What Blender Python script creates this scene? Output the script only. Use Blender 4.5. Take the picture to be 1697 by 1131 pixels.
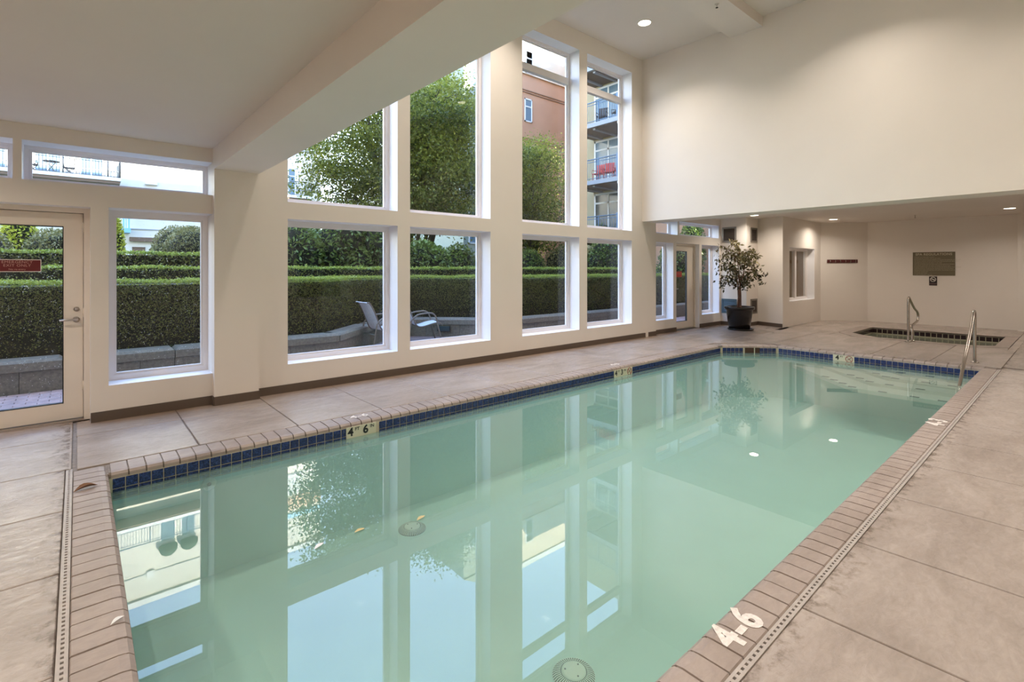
import bpy, bmesh, math, random
import numpy as np
from mathutils import Vector, Matrix

# ------------------------------------------------------------------ scene, camera, sky, sun, exposure
for o in list(bpy.data.objects):
    bpy.data.objects.remove(o)
SC = bpy.context.scene
COL = SC.collection
rnd = random.Random(7)
RNG = np.random.default_rng(7)

EYE = 1.55
cam_d = bpy.data.cameras.new('camera'); cam = bpy.data.objects.new('camera', cam_d); COL.objects.link(cam)
FPX, HZ, VPX = 827.5, 446.5, 1799.0
cam_d.sensor_width = 36.0; cam_d.lens = 36.0 * FPX / 1697.0
cam_d.shift_y = -(565.5 - HZ) / 1697.0
cam_d.clip_start = 0.05; cam_d.clip_end = 500
yaw = math.atan2(VPX - 848.5, FPX)
cam.location = (0, 0, EYE)
cam.rotation_euler = (math.pi / 2, 0, yaw - math.pi / 2)
SC.camera = cam

SC.view_settings.view_transform = 'Standard'
SC.view_settings.look = 'None'
SC.view_settings.exposure = 0.34
SC.view_settings.gamma = 1.0
SC.view_settings.use_curve_mapping = False
SC.cycles.max_bounces = 12
SC.cycles.diffuse_bounces = 6
SC.cycles.glossy_bounces = 4
SC.cycles.transparent_max_bounces = 40
SC.cycles.caustics_reflective = False
SC.cycles.caustics_refractive = False
SC.cycles.sample_clamp_indirect = 8.0
SC.cycles.use_denoising = True

SKY = 5.4
w = bpy.data.worlds.new('sky'); SC.world = w; w.use_nodes = True
nt = w.node_tree; nt.nodes.clear()
tc = nt.nodes.new('ShaderNodeTexCoord'); sx = nt.nodes.new('ShaderNodeSeparateXYZ')
rp = nt.nodes.new('ShaderNodeValToRGB'); bg = nt.nodes.new('ShaderNodeBackground'); ow = nt.nodes.new('ShaderNodeOutputWorld')
rp.color_ramp.elements[0].position = 0.0; rp.color_ramp.elements[0].color = (0.86, 0.94, 1.0, 1)
rp.color_ramp.elements[1].position = 0.7; rp.color_ramp.elements[1].color = (0.28, 0.50, 1.0, 1)
bg.inputs[1].default_value = SKY
nt.links.new(tc.outputs['Generated'], sx.inputs[0]); nt.links.new(sx.outputs[2], rp.inputs[0])
nt.links.new(rp.outputs[0], bg.inputs[0]); nt.links.new(bg.outputs[0], ow.inputs[0])

sun_d = bpy.data.lights.new('sun', 'SUN'); sun = bpy.data.objects.new('sun', sun_d); COL.objects.link(sun)
sun_d.energy = 20.0; sun_d.angle = 0.01; sun_d.color = (1.0, 0.94, 0.82)
_v = Vector((-0.30, 1.0, -0.38)).normalized()            # over our own roof, onto the facades across the courtyard
sun.rotation_euler = _v.to_track_quat('-Z', 'Y').to_euler(); sun.location = (5, -20, 30)

LAMP_HIGH, LAMP_LOW, LAMP_ALCOVE = 33.0, 26.0, 17.0
LAMP_COL = (1.0, 0.90, 0.80)

# ------------------------------------------------------------------ materials
MATS = {}
def srgb(r, g, b):
    f = lambda c: (c / 255 / 12.92) if c / 255 <= 0.04045 else ((c / 255 + 0.055) / 1.055) ** 2.4
    return (f(r), f(g), f(b), 1)

def mat(name, col, rough=0.5, metal=0.0, noise=0.0, nscale=5.0, bump=0.0, bscale=40.0, col2=None, spec=0.5, bdist=0.01):
    m = bpy.data.materials.new(name); m.use_nodes = True
    n = m.node_tree; p = n.nodes['Principled BSDF']
    p.inputs['Base Color'].default_value = col if len(col) == 4 else (*col, 1)
    p.inputs['Roughness'].default_value = rough; p.inputs['Metallic'].default_value = metal
    p.inputs['Specular IOR Level'].default_value = spec
    if noise > 0 or bump > 0:
        g = n.nodes.new('ShaderNodeNewGeometry')
    if noise > 0:
        t = n.nodes.new('ShaderNodeTexNoise'); t.inputs['Scale'].default_value = nscale; t.inputs['Detail'].default_value = 5
        n.links.new(g.outputs['Position'], t.inputs['Vector'])
        r = n.nodes.new('ShaderNodeValToRGB'); c = p.inputs['Base Color'].default_value
        r.color_ramp.elements[0].position = 0.3; r.color_ramp.elements[1].position = 0.7
        r.color_ramp.elements[0].color = tuple(c[i] * (1 - noise) for i in range(3)) + (1,)
        r.color_ramp.elements[1].color = (col2 if col2 else tuple(min(1, c[i] * (1 + noise)) for i in range(3)) + (1,))
        n.links.new(t.outputs['Fac'], r.inputs[0]); n.links.new(r.outputs[0], p.inputs['Base Color'])
    if bump > 0:
        t2 = n.nodes.new('ShaderNodeTexNoise'); t2.inputs['Scale'].default_value = bscale; t2.inputs['Detail'].default_value = 6
        n.links.new(g.outputs['Position'], t2.inputs['Vector'])
        b = n.nodes.new('ShaderNodeBump'); b.inputs['Strength'].default_value = bump; b.inputs['Distance'].default_value = bdist
        n.links.new(t2.outputs['Fac'], b.inputs['Height']); n.links.new(b.outputs[0], p.inputs['Normal'])
    MATS[name] = m
    return m

def emis(name, col, s):
    m = bpy.data.materials.new(name); m.use_nodes = True; n = m.node_tree; n.nodes.clear()
    e = n.nodes.new('ShaderNodeEmission'); o = n.nodes.new('ShaderNodeOutputMaterial')
    e.inputs[0].default_value = (*col, 1); e.inputs[1].default_value = s
    n.links.new(e.outputs[0], o.inputs[0]); MATS[name] = m
    return m

def glass(name, tint, ior, speck=False):
    m = bpy.data.materials.new(name); m.use_nodes = True; n = m.node_tree; n.nodes.clear()
    o = n.nodes.new('ShaderNodeOutputMaterial'); mx = n.nodes.new('ShaderNodeMixShader')
    t = n.nodes.new('ShaderNodeBsdfTransparent'); t.inputs[0].default_value = (*tint, 1)
    gl = n.nodes.new('ShaderNodeBsdfGlossy'); gl.inputs['Roughness'].default_value = 0.0
    f0 = n.nodes.new('ShaderNodeFresnel'); f0.inputs[0].default_value = ior     # reflect on the entry face only
    gb = n.nodes.new('ShaderNodeNewGeometry'); f = n.nodes.new('ShaderNodeMath'); f.operation = 'SUBTRACT'; f.use_clamp = True
    n.links.new(f0.outputs[0], f.inputs[0]); n.links.new(gb.outputs['Backfacing'], f.inputs[1])
    n.links.new(f.outputs[0], mx.inputs[0]); n.links.new(t.outputs[0], mx.inputs[1]); n.links.new(gl.outputs[0], mx.inputs[2])
    last = mx
    if speck:                                              # dried water drops on the pane
        g = n.nodes.new('ShaderNodeNewGeometry')
        mp = n.nodes.new('ShaderNodeMapping'); mp.inputs['Scale'].default_value = (1, 1, 0.55)
        v = n.nodes.new('ShaderNodeTexVoronoi'); v.inputs['Scale'].default_value = 58
        nz = n.nodes.new('ShaderNodeTexNoise'); nz.inputs['Scale'].default_value = 30
        n.links.new(g.outputs['Position'], mp.inputs[0]); n.links.new(mp.outputs[0], v.inputs['Vector']); n.links.new(g.outputs['Position'], nz.inputs['Vector'])
        a = n.nodes.new('ShaderNodeMath'); a.operation = 'LESS_THAN'; a.inputs[1].default_value = 0.15
        b = n.nodes.new('ShaderNodeMath'); b.operation = 'GREATER_THAN'; b.inputs[1].default_value = 0.55
        c = n.nodes.new('ShaderNodeMath'); c.operation = 'MULTIPLY'
        c2 = n.nodes.new('ShaderNodeMath'); c2.operation = 'MULTIPLY'; c2.inputs[1].default_value = 0.5
        n.links.new(v.outputs['Distance'], a.inputs[0]); n.links.new(nz.outputs['Fac'], b.inputs[0])
        n.links.new(a.outputs[0], c.inputs[0]); n.links.new(b.outputs[0], c.inputs[1]); n.links.new(c.outputs[0], c2.inputs[0])
        d = n.nodes.new('ShaderNodeBsdfTranslucent'); d.inputs[0].default_value = (0.9, 0.88, 0.78, 1)
        m2 = n.nodes.new('ShaderNodeMixShader')
        n.links.new(c2.outputs[0], m2.inputs[0]); n.links.new(mx.outputs[0], m2.inputs[1]); n.links.new(d.outputs[0], m2.inputs[2])
        last = m2
    n.links.new(last.outputs[0], o.inputs[0]); MATS[name] = m
    return m

def leafmat(name, c1, c2, trans=0.25, rough=0.5):
    m = bpy.data.materials.new(name); m.use_nodes = True; n = m.node_tree; p = n.nodes['Principled BSDF']; o = n.nodes['Material Output']
    at = n.nodes.new('ShaderNodeAttribute'); at.attribute_name = 'tone'
    r = n.nodes.new('ShaderNodeValToRGB'); r.color_ramp.elements[0].color = (*c1, 1); r.color_ramp.elements[1].color = (*c2, 1)
    n.links.new(at.outputs['Fac'], r.inputs[0]); n.links.new(r.outputs[0], p.inputs['Base Color'])
    p.inputs['Roughness'].default_value = rough
    t = n.nodes.new('ShaderNodeBsdfTranslucent'); n.links.new(r.outputs[0], t.inputs[0])
    mx = n.nodes.new('ShaderNodeMixShader'); mx.inputs[0].default_value = trans
    n.links.new(p.outputs[0], mx.inputs[1]); n.links.new(t.outputs[0], mx.inputs[2]); n.links.new(mx.outputs[0], o.inputs[0])
    MATS[name] = m
    return m

PAINT = mat('wall_paint', (0.775, 0.713, 0.64), 0.55, noise=0.02, nscale=1.2, bump=0.05, bscale=180, bdist=0.002)
CEILP = mat('ceiling_paint', (0.715, 0.652, 0.59), 0.7, noise=0.02, nscale=1.0, bump=0.04, bscale=150, bdist=0.002)
REVEAL = mat('reveal_paint', (0.86, 0.85, 0.86), 0.4)
VINYL = mat('white_vinyl', (0.80, 0.75, 0.73), 0.35)
DOORP = mat('cream_door_paint', (0.80, 0.71, 0.60), 0.4, noise=0.04, nscale=2)
BASEB = mat('brown_base', (0.105, 0.075, 0.055), 0.45)
METAL = mat('brushed_steel', (0.46, 0.41, 0.36), 0.24, metal=1.0)
NICKEL = mat('satin_nickel', (0.55, 0.50, 0.45), 0.3, metal=1.0)
BLACKP = mat('black_plastic', (0.012, 0.010, 0.010), 0.25)
DARK = mat('dark_void', (0.01, 0.009, 0.008), 0.8)
GASKET = mat('black_gasket', (0.01, 0.01, 0.01), 0.5)
GLASS = glass('window_glass', (0.95, 0.965, 0.955), 1.5)
GLASSD = glass('speckled_glass', (0.94, 0.95, 0.93), 1.5, speck=True)
REDSIGN = mat('red_sign', (0.12, 0.006, 0.008), 0.4)
WHITEP = mat('white_lettering', (0.82, 0.78, 0.70), 0.5)
PINKP = mat('pink_lettering', (0.50, 0.26, 0.22), 0.5)
OLIVE = mat('olive_sign', (0.155, 0.125, 0.07), 0.5)
CREAML = mat('cream_lettering', (0.52, 0.46, 0.33), 0.5)
BLACKI = mat('black_ink', (0.008, 0.008, 0.008), 0.4)
REDI = mat('red_ink', (0.30, 0.02, 0.02), 0.4)
MARKT = mat('cream_marker_tile', (0.62, 0.60, 0.45), 0.3)
STENC = mat('worn_white_paint', (0.76, 0.70, 0.64), 0.6, noise=0.15, nscale=60)
GROUT = mat('tile_grout', (0.50, 0.45, 0.33), 0.7)
PLASTER = mat('pool_plaster', (0.53, 0.79, 0.70), 0.7, noise=0.03, nscale=2)
STEPP = mat('pool_step_plaster', (0.95, 0.96, 0.86), 0.7)
JOINT = mat('joint_mortar', (0.27, 0.225, 0.19), 0.85, noise=0.2, nscale=30)
LENS = emis('lamp_lens', (1.0, 0.86, 0.66), 9.0)
RING = mat('lamp_ring', (0.8, 0.75, 0.68), 0.5)
GRATE = mat('drain_grate', (0.42, 0.37, 0.33), 0.45, noise=0.1, nscale=20)

def tile_blue():
    m = mat('blue_pool_tile', (0.01, 0.018, 0.10), 0.12)
    n = m.node_tree; p = n.nodes['Principled BSDF']; g = n.nodes.new('ShaderNodeNewGeometry')
    t = n.nodes.new('ShaderNodeTexNoise'); t.inputs['Scale'].default_value = 90; t.inputs['Detail'].default_value = 3; t.inputs['Distortion'].default_value = 1.2
    n.links.new(g.outputs['Position'], t.inputs['Vector'])
    r = n.nodes.new('ShaderNodeValToRGB'); r.color_ramp.elements[0].position = 0.42; r.color_ramp.elements[1].position = 0.72
    r.color_ramp.elements[0].color = (0.005, 0.008, 0.045, 1); r.color_ramp.elements[1].color = (0.05, 0.09, 0.32, 1)
    n.links.new(t.outputs['Fac'], r.inputs[0]); n.links.new(r.outputs[0], p.inputs['Base Color'])
    return m
TILE = tile_blue()
TILEN = mat('navy_spa_tile', (0.03, 0.015, 0.02), 0.15)

def concrete(name, ca, cb, rough0=0.28, rough1=0.5, stain=True, bump=0.35):
    m = bpy.data.materials.new(name); m.use_nodes = True; n = m.node_tree; p = n.nodes['Principled BSDF']
    g = n.nodes.new('ShaderNodeNewGeometry')
    t = n.nodes.new('ShaderNodeTexNoise'); t.inputs['Scale'].default_value = 1.7; t.inputs['Detail'].default_value = 8; t.inputs['Roughness'].default_value = 0.65
    t.inputs['Distortion'].default_value = 0.6
    mp = n.nodes.new('ShaderNodeMapping'); mp.inputs['Scale'].default_value = (0.7, 1.6, 1.0)
    n.links.new(g.outputs['Position'], mp.inputs[0]); n.links.new(mp.outputs[0], t.inputs['Vector'])
    r = n.nodes.new('ShaderNodeValToRGB'); r.color_ramp.elements[0].position = 0.32; r.color_ramp.elements[1].position = 0.68
    r.color_ramp.elements[0].color = (*ca, 1); r.color_ramp.elements[1].color = (*cb, 1)
    n.links.new(t.outputs['Fac'], r.inputs[0])
    tf = n.nodes.new('ShaderNodeTexNoise'); tf.inputs['Scale'].default_value = 16; tf.inputs['Detail'].default_value = 9; tf.inputs['Roughness'].default_value = 0.7; tf.inputs['Distortion'].default_value = 1.0
    n.links.new(mp.outputs[0], tf.inputs['Vector'])
    rf = n.nodes.new('ShaderNodeMapRange'); rf.inputs['From Min'].default_value = 0.3; rf.inputs['From Max'].default_value = 0.7; rf.inputs['To Min'].default_value = 0.86; rf.inputs['To Max'].default_value = 1.08
    n.links.new(tf.outputs['Fac'], rf.inputs[0])
    mm = n.nodes.new('ShaderNodeMix'); mm.data_type = 'RGBA'; mm.blend_type = 'MULTIPLY'; mm.inputs['Factor'].default_value = 1.0
    n.links.new(r.outputs[0], mm.inputs['A']); n.links.new(rf.outputs[0], mm.inputs['B'])
    col = mm.outputs['Result']
    if stain:
        sx = n.nodes.new('ShaderNodeSeparateXYZ'); n.links.new(g.outputs['Position'], sx.inputs[0])
        # rusty wash-down stain along the wall base
        mr = n.nodes.new('ShaderNodeMapRange'); mr.inputs['From Min'].default_value = 6.36; mr.inputs['From Max'].default_value = 6.56
        n.links.new(sx.outputs['Y'], mr.inputs[0])
        n2 = n.nodes.new('ShaderNodeTexNoise'); n2.inputs['Scale'].default_value = 3.0; n.links.new(g.outputs['Position'], n2.inputs['Vector'])
        mu = n.nodes.new('ShaderNodeMath'); mu.operation = 'MULTIPLY'; n.links.new(mr.outputs[0], mu.inputs[0]); n.links.new(n2.outputs['Fac'], mu.inputs[1])
        m1 = n.nodes.new('ShaderNodeMix'); m1.data_type = 'RGBA'; m1.inputs['B'].default_value = (0.27, 0.15, 0.075, 1)
        n.links.new(mu.outputs[0], m1.inputs['Factor']); n.links.new(col, m1.inputs['A'])
        # dark grime blotches
        n3 = n.nodes.new('ShaderNodeTexNoise'); n3.inputs['Scale'].default_value = 3.3; n3.inputs['Detail'].default_value = 9; n3.inputs['Roughness'].default_value = 0.75
        mp3 = n.nodes.new('ShaderNodeMapping'); mp3.inputs['Scale'].default_value = (0.8, 1.8, 1); mp3.inputs['Location'].default_value = (3.1, 1.7, 0)
        n.links.new(g.outputs['Position'], mp3.inputs[0]); n.links.new(mp3.outputs[0], n3.inputs['Vector'])
        r3 = n.nodes.new('ShaderNodeValToRGB'); r3.color_ramp.elements[0].position = 0.60; r3.color_ramp.elements[1].position = 0.78
        r3.color_ramp.elements[0].color = (0, 0, 0, 1); r3.color_ramp.elements[1].color = (0.35, 0.35, 0.35, 1)
        n.links.new(n3.outputs['Fac'], r3.inputs[0])
        m2 = n.nodes.new('ShaderNodeMix'); m2.data_type = 'RGBA'; m2.inputs['B'].default_value = (0.17, 0.12, 0.085, 1)
        n.links.new(r3.outputs[0], m2.inputs['Factor']); n.links.new(m1.outputs['Result'], m2.inputs['A'])
        col = m2.outputs['Result']
        # old brown dirt washed up along the slot drains
        def band(sock, a, b_, cut):
            q = n.nodes.new('ShaderNodeMapRange'); q.inputs['From Min'].default_value = a; q.inputs['From Max'].default_value = b_; n.links.new(sx.outputs[sock], q.inputs[0])
            k = n.nodes.new('ShaderNodeMath'); k.operation = 'LESS_THAN'; k.inputs[1].default_value = cut; n.links.new(sx.outputs[sock], k.inputs[0])
            u = n.nodes.new('ShaderNodeMath'); u.operation = 'MULTIPLY'; n.links.new(q.outputs[0], u.inputs[0]); n.links.new(k.outputs[0], u.inputs[1]); return u
        bx_, by_ = band('X', -0.26, -0.07, -0.05), band('Y', 0.66, 0.86, 0.87)
        mxm = n.nodes.new('ShaderNodeMath'); mxm.operation = 'MAXIMUM'; n.links.new(bx_.outputs[0], mxm.inputs[0]); n.links.new(by_.outputs[0], mxm.inputs[1])
        n4 = n.nodes.new('ShaderNodeTexNoise'); n4.inputs['Scale'].default_value = 11; n4.inputs['Detail'].default_value = 8; n4.inputs['Roughness'].default_value = 0.7; n.links.new(g.outputs['Position'], n4.inputs['Vector'])
        ad = n.nodes.new('ShaderNodeMath'); ad.operation = 'MULTIPLY_ADD'; ad.inputs[1].default_value = 0.22; n.links.new(mxm.outputs[0], ad.inputs[0]); n.links.new(n4.outputs['Fac'], ad.inputs[2])
        r4 = n.nodes.new('ShaderNodeMapRange'); r4.inputs['From Min'].default_value = 0.66; r4.inputs['From Max'].default_value = 0.80; r4.inputs['To Max'].default_value = 0.8; n.links.new(ad.outputs[0], r4.inputs[0])
        st = n.nodes.new('ShaderNodeMath'); st.operation = 'MULTIPLY'; n.links.new(r4.outputs[0], st.inputs[0]); n.links.new(mxm.outputs[0], st.inputs[1])
        m3 = n.nodes.new('ShaderNodeMix'); m3.data_type = 'RGBA'; m3.inputs['B'].default_value = (0.10, 0.065, 0.042, 1); n.links.new(st.outputs[0], m3.inputs['Factor']); n.links.new(col, m3.inputs['A'])
        col = m3.outputs['Result']
    n.links.new(col, p.inputs['Base Color'])
    # slate-stamp relief
    v = n.nodes.new('ShaderNodeTexNoise'); v.inputs['Scale'].default_value = 9; v.inputs['Detail'].default_value = 10; v.inputs['Roughness'].default_value = 0.68; v.inputs['Distortion'].default_value = 1.6
    n.links.new(mp.outputs[0], v.inputs['Vector'])
    b = n.nodes.new('ShaderNodeBump'); b.inputs['Strength'].default_value = bump; b.inputs['Distance'].default_value = 0.009
    n.links.new(v.outputs['Fac'], b.inputs['Height']); n.links.new(b.outputs[0], p.inputs['Normal'])
    rr = n.nodes.new('ShaderNodeMapRange'); rr.inputs['To Min'].default_value = rough0; rr.inputs['To Max'].default_value = rough1
    n.links.new(t.outputs['Fac'], rr.inputs[0]); n.links.new(rr.outputs[0], p.inputs['Roughness'])
    MATS[name] = m
    return m
SLAB = concrete('stamped_concrete', (0.335, 0.275, 0.235), (0.465, 0.395, 0.345), bump=0.55, rough0=0.19, rough1=0.30)
SLAB.node_tree.nodes['Principled BSDF'].inputs['Specular IOR Level'].default_value = 0.5
BRICK = concrete('coping_concrete', (0.30, 0.238, 0.20), (0.41, 0.335, 0.29), stain=False, bump=0.2, rough0=0.4, rough1=0.55)

def water(name, body, tint, opac, ior):
    m = bpy.data.materials.new(name); m.use_nodes = True; n = m.node_tree; n.nodes.clear()
    o = n.nodes.new('ShaderNodeOutputMaterial')
    tr = n.nodes.new('ShaderNodeBsdfTransparent'); tr.inputs[0].default_value = (*tint, 1)
    df = n.nodes.new('ShaderNodeBsdfDiffuse'); df.inputs[0].default_value = (*body, 1)
    m1 = n.nodes.new('ShaderNodeMixShader'); m1.inputs[0].default_value = opac
    n.links.new(tr.outputs[0], m1.inputs[1]); n.links.new(df.outputs[0], m1.inputs[2])
    gl = n.nodes.new('ShaderNodeBsdfGlossy'); gl.inputs['Roughness'].default_value = 0.0
    f = n.nodes.new('ShaderNodeFresnel'); f.inputs[0].default_value = ior
    m2 = n.nodes.new('ShaderNodeMixShader')
    n.links.new(f.outputs[0], m2.inputs[0]); n.links.new(m1.outputs[0], m2.inputs[1]); n.links.new(gl.outputs[0], m2.inputs[2])
    g = n.nodes.new('ShaderNodeNewGeometry'); t = n.nodes.new('ShaderNodeTexNoise'); t.inputs['Scale'].default_value = 2.2; t.inputs['Detail'].default_value = 2
    n.links.new(g.outputs['Position'], t.inputs['Vector'])
    b = n.nodes.new('ShaderNodeBump'); b.inputs['Strength'].default_value = 0.012; b.inputs['Distance'].default_value = 0.01
    n.links.new(t.outputs['Fac'], b.inputs['Height']); n.links.new(b.outputs[0], gl.inputs['Normal'])
    n.links.new(m2.outputs[0], o.inputs[0]); MATS[name] = m
    return m
WATER = water('pool_water', (0.42, 0.65, 0.575), (0.91, 0.985, 0.96), 0.28, 1.58)
SPAW = water('spa_water', (0.40, 0.42, 0.30), (0.85, 0.9, 0.8), 0.5, 1.36)

# exterior
PCONC = mat('planter_concrete', (0.18, 0.158, 0.128), 0.8, noise=0.25, nscale=25, bump=0.3, bscale=60)
PAVER = mat('pink_paver', (0.40, 0.27, 0.25), 0.7, noise=0.2, nscale=8, bump=0.2, bscale=80)
SOIL = mat('dark_soil', (0.035, 0.026, 0.018), 0.95, noise=0.4, nscale=12, bump=0.6, bscale=30)
LAWN = mat('lawn_ground', (0.05, 0.075, 0.02), 0.9, noise=0.4, nscale=4)
CORE = mat('hedge_core', (0.012, 0.014, 0.006), 0.95)
BARK = mat('grey_bark', (0.075, 0.06, 0.042), 0.9, noise=0.3, nscale=12, bump=0.5, bscale=30)
FBARK = mat('ficus_bark', (0.17, 0.085, 0.055), 0.8, noise=0.2, nscale=25)
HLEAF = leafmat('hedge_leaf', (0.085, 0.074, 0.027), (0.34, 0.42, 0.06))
HLEAFB = leafmat('far_hedge_leaf', (0.045, 0.07, 0.02), (0.28, 0.38, 0.08))
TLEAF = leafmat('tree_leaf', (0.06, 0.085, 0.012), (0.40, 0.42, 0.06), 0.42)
LLEAF = leafmat('laurel_leaf', (0.04, 0.065, 0.016), (0.24, 0.34, 0.07), 0.2, 0.35)
YLEAF = leafmat('golden_leaf', (0.30, 0.33, 0.03), (0.62, 0.62, 0.08), 0.3)
SLEAF = leafmat('olive_shrub_leaf', (0.085, 0.085, 0.028), (0.30, 0.29, 0.115), 0.2)
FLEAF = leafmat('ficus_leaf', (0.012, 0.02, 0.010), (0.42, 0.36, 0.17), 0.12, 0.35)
CREAMW = mat('cream_stucco', (0.72, 0.68, 0.60), 0.85, noise=0.03, nscale=1)
PEACHW = mat('peach_stucco', (0.70, 0.46, 0.32), 0.85)
ORANGEW = mat('orange_stucco', (0.56, 0.31, 0.185), 0.85, noise=0.05, nscale=1)
OLIVEW = mat('ochre_stucco', (0.48, 0.40, 0.24), 0.85)
GREYW = mat('sage_stucco', (0.33, 0.36, 0.29), 0.85)
DKTRIM = mat('string_course', (0.30, 0.17, 0.10), 0.8)
WTRIM = mat('white_trim', (0.82, 0.82, 0.80), 0.5)
BROWNP = mat('brown_shutter', (0.16, 0.10, 0.065), 0.6)
WINB = mat('sky_glass', (0.16, 0.24, 0.30), 0.08)
WIND = mat('dark_window', (0.07, 0.08, 0.07), 0.08)
BLUER = mat('blue_grey_rail', (0.12, 0.20, 0.30), 0.5)
GREYR = mat('grey_rail', (0.10, 0.11, 0.115), 0.5)
LBLUE = mat('light_blue_paint', (0.24, 0.50, 0.68), 0.5)
SLABW = mat('balcony_slab', (0.35, 0.36, 0.38), 0.8)
REDC = mat('red_chair', (0.62, 0.05, 0.035), 0.5)
WICK = mat('dark_wicker', (0.07, 0.05, 0.04), 0.7)
GREENA = mat('green_canvas', (0.06, 0.09, 0.05), 0.6)
SLING = mat('pale_sling', (0.66, 0.67, 0.70), 0.5)
CHAIRM = mat('bronze_tube', (0.20, 0.17, 0.14), 0.35, metal=0.6)
HOOKW = mat('dark_red_wood', (0.085, 0.016, 0.014), 0.4)
VENTG = mat('vent_grey', (0.20, 0.175, 0.145), 0.45, metal=0.3)
VENTB = mat('vent_louvre', (0.07, 0.05, 0.038), 0.5)
VENTBL = mat('vent_blue_grey', (0.06, 0.11, 0.14), 0.4)
TANW = mat('tan_room_paint', (0.42, 0.30, 0.18), 0.7)
LEAFB = mat('dead_leaf', (0.20, 0.10, 0.05), 0.8)
LEAFY = mat('yellow_leaf', (0.62, 0.50, 0.24), 0.7)
DRAINC = mat('drain_cover_mint', (0.78, 0.88, 0.74), 0.5)
POTM = mat('black_pot', (0.014, 0.011, 0.010), 0.22)

# ------------------------------------------------------------------ mesh helpers
class MB:
    def __init__(s): s.v = []; s.f = []; s.m = []; s.sm = []
    def add(s, verts, faces, mi=0, smooth=False):
        b = len(s.v); s.v += [tuple(v) for v in verts]
        s.f += [tuple(i + b for i in f) for f in faces]; s.m += [mi] * len(faces); s.sm += [smooth] * len(faces)
        return s
    def box(s, a, b, mi=0):
        x0, y0, z0 = (min(a[i], b[i]) for i in range(3)); x1, y1, z1 = (max(a[i], b[i]) for i in range(3))
        return s.add([(x0,y0,z0),(x1,y0,z0),(x1,y1,z0),(x0,y1,z0),(x0,y0,z1),(x1,y0,z1),(x1,y1,z1),(x0,y1,z1)],
                     [(0,3,2,1),(4,5,6,7),(0,1,5,4),(1,2,6,5),(2,3,7,6),(3,0,4,7)], mi)
    def cbox(s, a, b, c, mi=0):
        """box with its top edges chamfered by c"""
        x0, y0, z0 = a; x1, y1, z1 = b
        v = [(x0,y0,z0),(x1,y0,z0),(x1,y1,z0),(x0,y1,z0),(x0,y0,z1-c),(x1,y0,z1-c),(x1,y1,z1-c),(x0,y1,z1-c),
             (x0+c,y0+c,z1),(x1-c,y0+c,z1),(x1-c,y1-c,z1),(x0+c,y1-c,z1)]
        f = [(0,3,2,1)] + [(i,(i+1)%4,4+(i+1)%4,4+i) for i in range(4)] + [(4+i,4+(i+1)%4,8+(i+1)%4,8+i) for i in range(4)] + [(8,9,10,11)]
        return s.add(v, f, mi)
    def prism(s, poly, z0, z1, mi=0, c=0.0):
        n = len(poly)
        if sum(poly[i][0]*poly[(i+1)%n][1]-poly[(i+1)%n][0]*poly[i][1] for i in range(n)) < 0: poly = poly[::-1]
        v = [(p[0], p[1], z0) for p in poly] + [(p[0], p[1], z1 - c) for p in poly]
        f = [tuple(range(n))[::-1]] + [(i, (i+1)%n, n+(i+1)%n, n+i) for i in range(n)]
        if c > 0:
            cx = sum(p[0] for p in poly)/n; cy = sum(p[1] for p in poly)/n
            for p in poly:
                d = math.hypot(p[0]-cx, p[1]-cy); k = max(0, 1 - 1.4*c/d)
                v.append((cx+(p[0]-cx)*k, cy+(p[1]-cy)*k, z1))
            f += [(n+i, n+(i+1)%n, 2*n+(i+1)%n, 2*n+i) for i in range(n)] + [tuple(range(2*n, 3*n))]
        else:
            f.append(tuple(range(n, 2*n)))
        return s.add(v, f, mi)
    def tube(s, pts, r, n=8, mi=0, caps=True):
        pts = [Vector(p) for p in pts]; rs = r if isinstance(r, (list, tuple)) else [r]*len(pts)
        V = []; up = Vector((0, 0, 1)); prev = None
        for i, p in enumerate(pts):
            d = (pts[min(i+1, len(pts)-1)] - pts[max(i-1, 0)]).normalized()
            if prev is None:
                a = d.cross(up)
                if a.length < 1e-3: a = d.cross(Vector((1, 0, 0)))
            else:
                a = prev - d * prev.dot(d)
                if a.length < 1e-4: a = d.cross(up)
            a.normalize(); prev = a; b = d.cross(a)
            V += [p + (a*math.cos(2*math.pi*k/n) + b*math.sin(2*math.pi*k/n))*rs[i] for k in range(n)]
        F = [(i*n+k, i*n+(k+1)%n, (i+1)*n+(k+1)%n, (i+1)*n+k) for i in range(len(pts)-1) for k in range(n)]
        if caps: F += [tuple(range(n))[::-1], tuple(range((len(pts)-1)*n, len(pts)*n))]
        return s.add(V, F, mi, True)
    def lathe(s, prof, n=24, c=(0, 0, 0), mi=0):
        V = [(c[0]+r*math.cos(2*math.pi*k/n), c[1]+r*math.sin(2*math.pi*k/n), c[2]+z) for r, z in prof for k in range(n)]
        F = [(i*n+k, i*n+(k+1)%n, (i+1)*n+(k+1)%n, (i+1)*n+k) for i in range(len(prof)-1) for k in range(n)]
        F += [tuple(range(n))[::-1], tuple(range((len(prof)-1)*n, len(prof)*n))]
        return s.add(V, F, mi, True)
    def mesh(s, name, mats):
        me = bpy.data.meshes.new(name); me.from_pydata(s.v, [], s.f)
        for m in (mats if isinstance(mats, (list, tuple)) else [mats]): me.materials.append(m)
        me.polygons.foreach_set('material_index', s.m); me.polygons.foreach_set('use_smooth', s.sm)
        me.update(); return me

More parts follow.
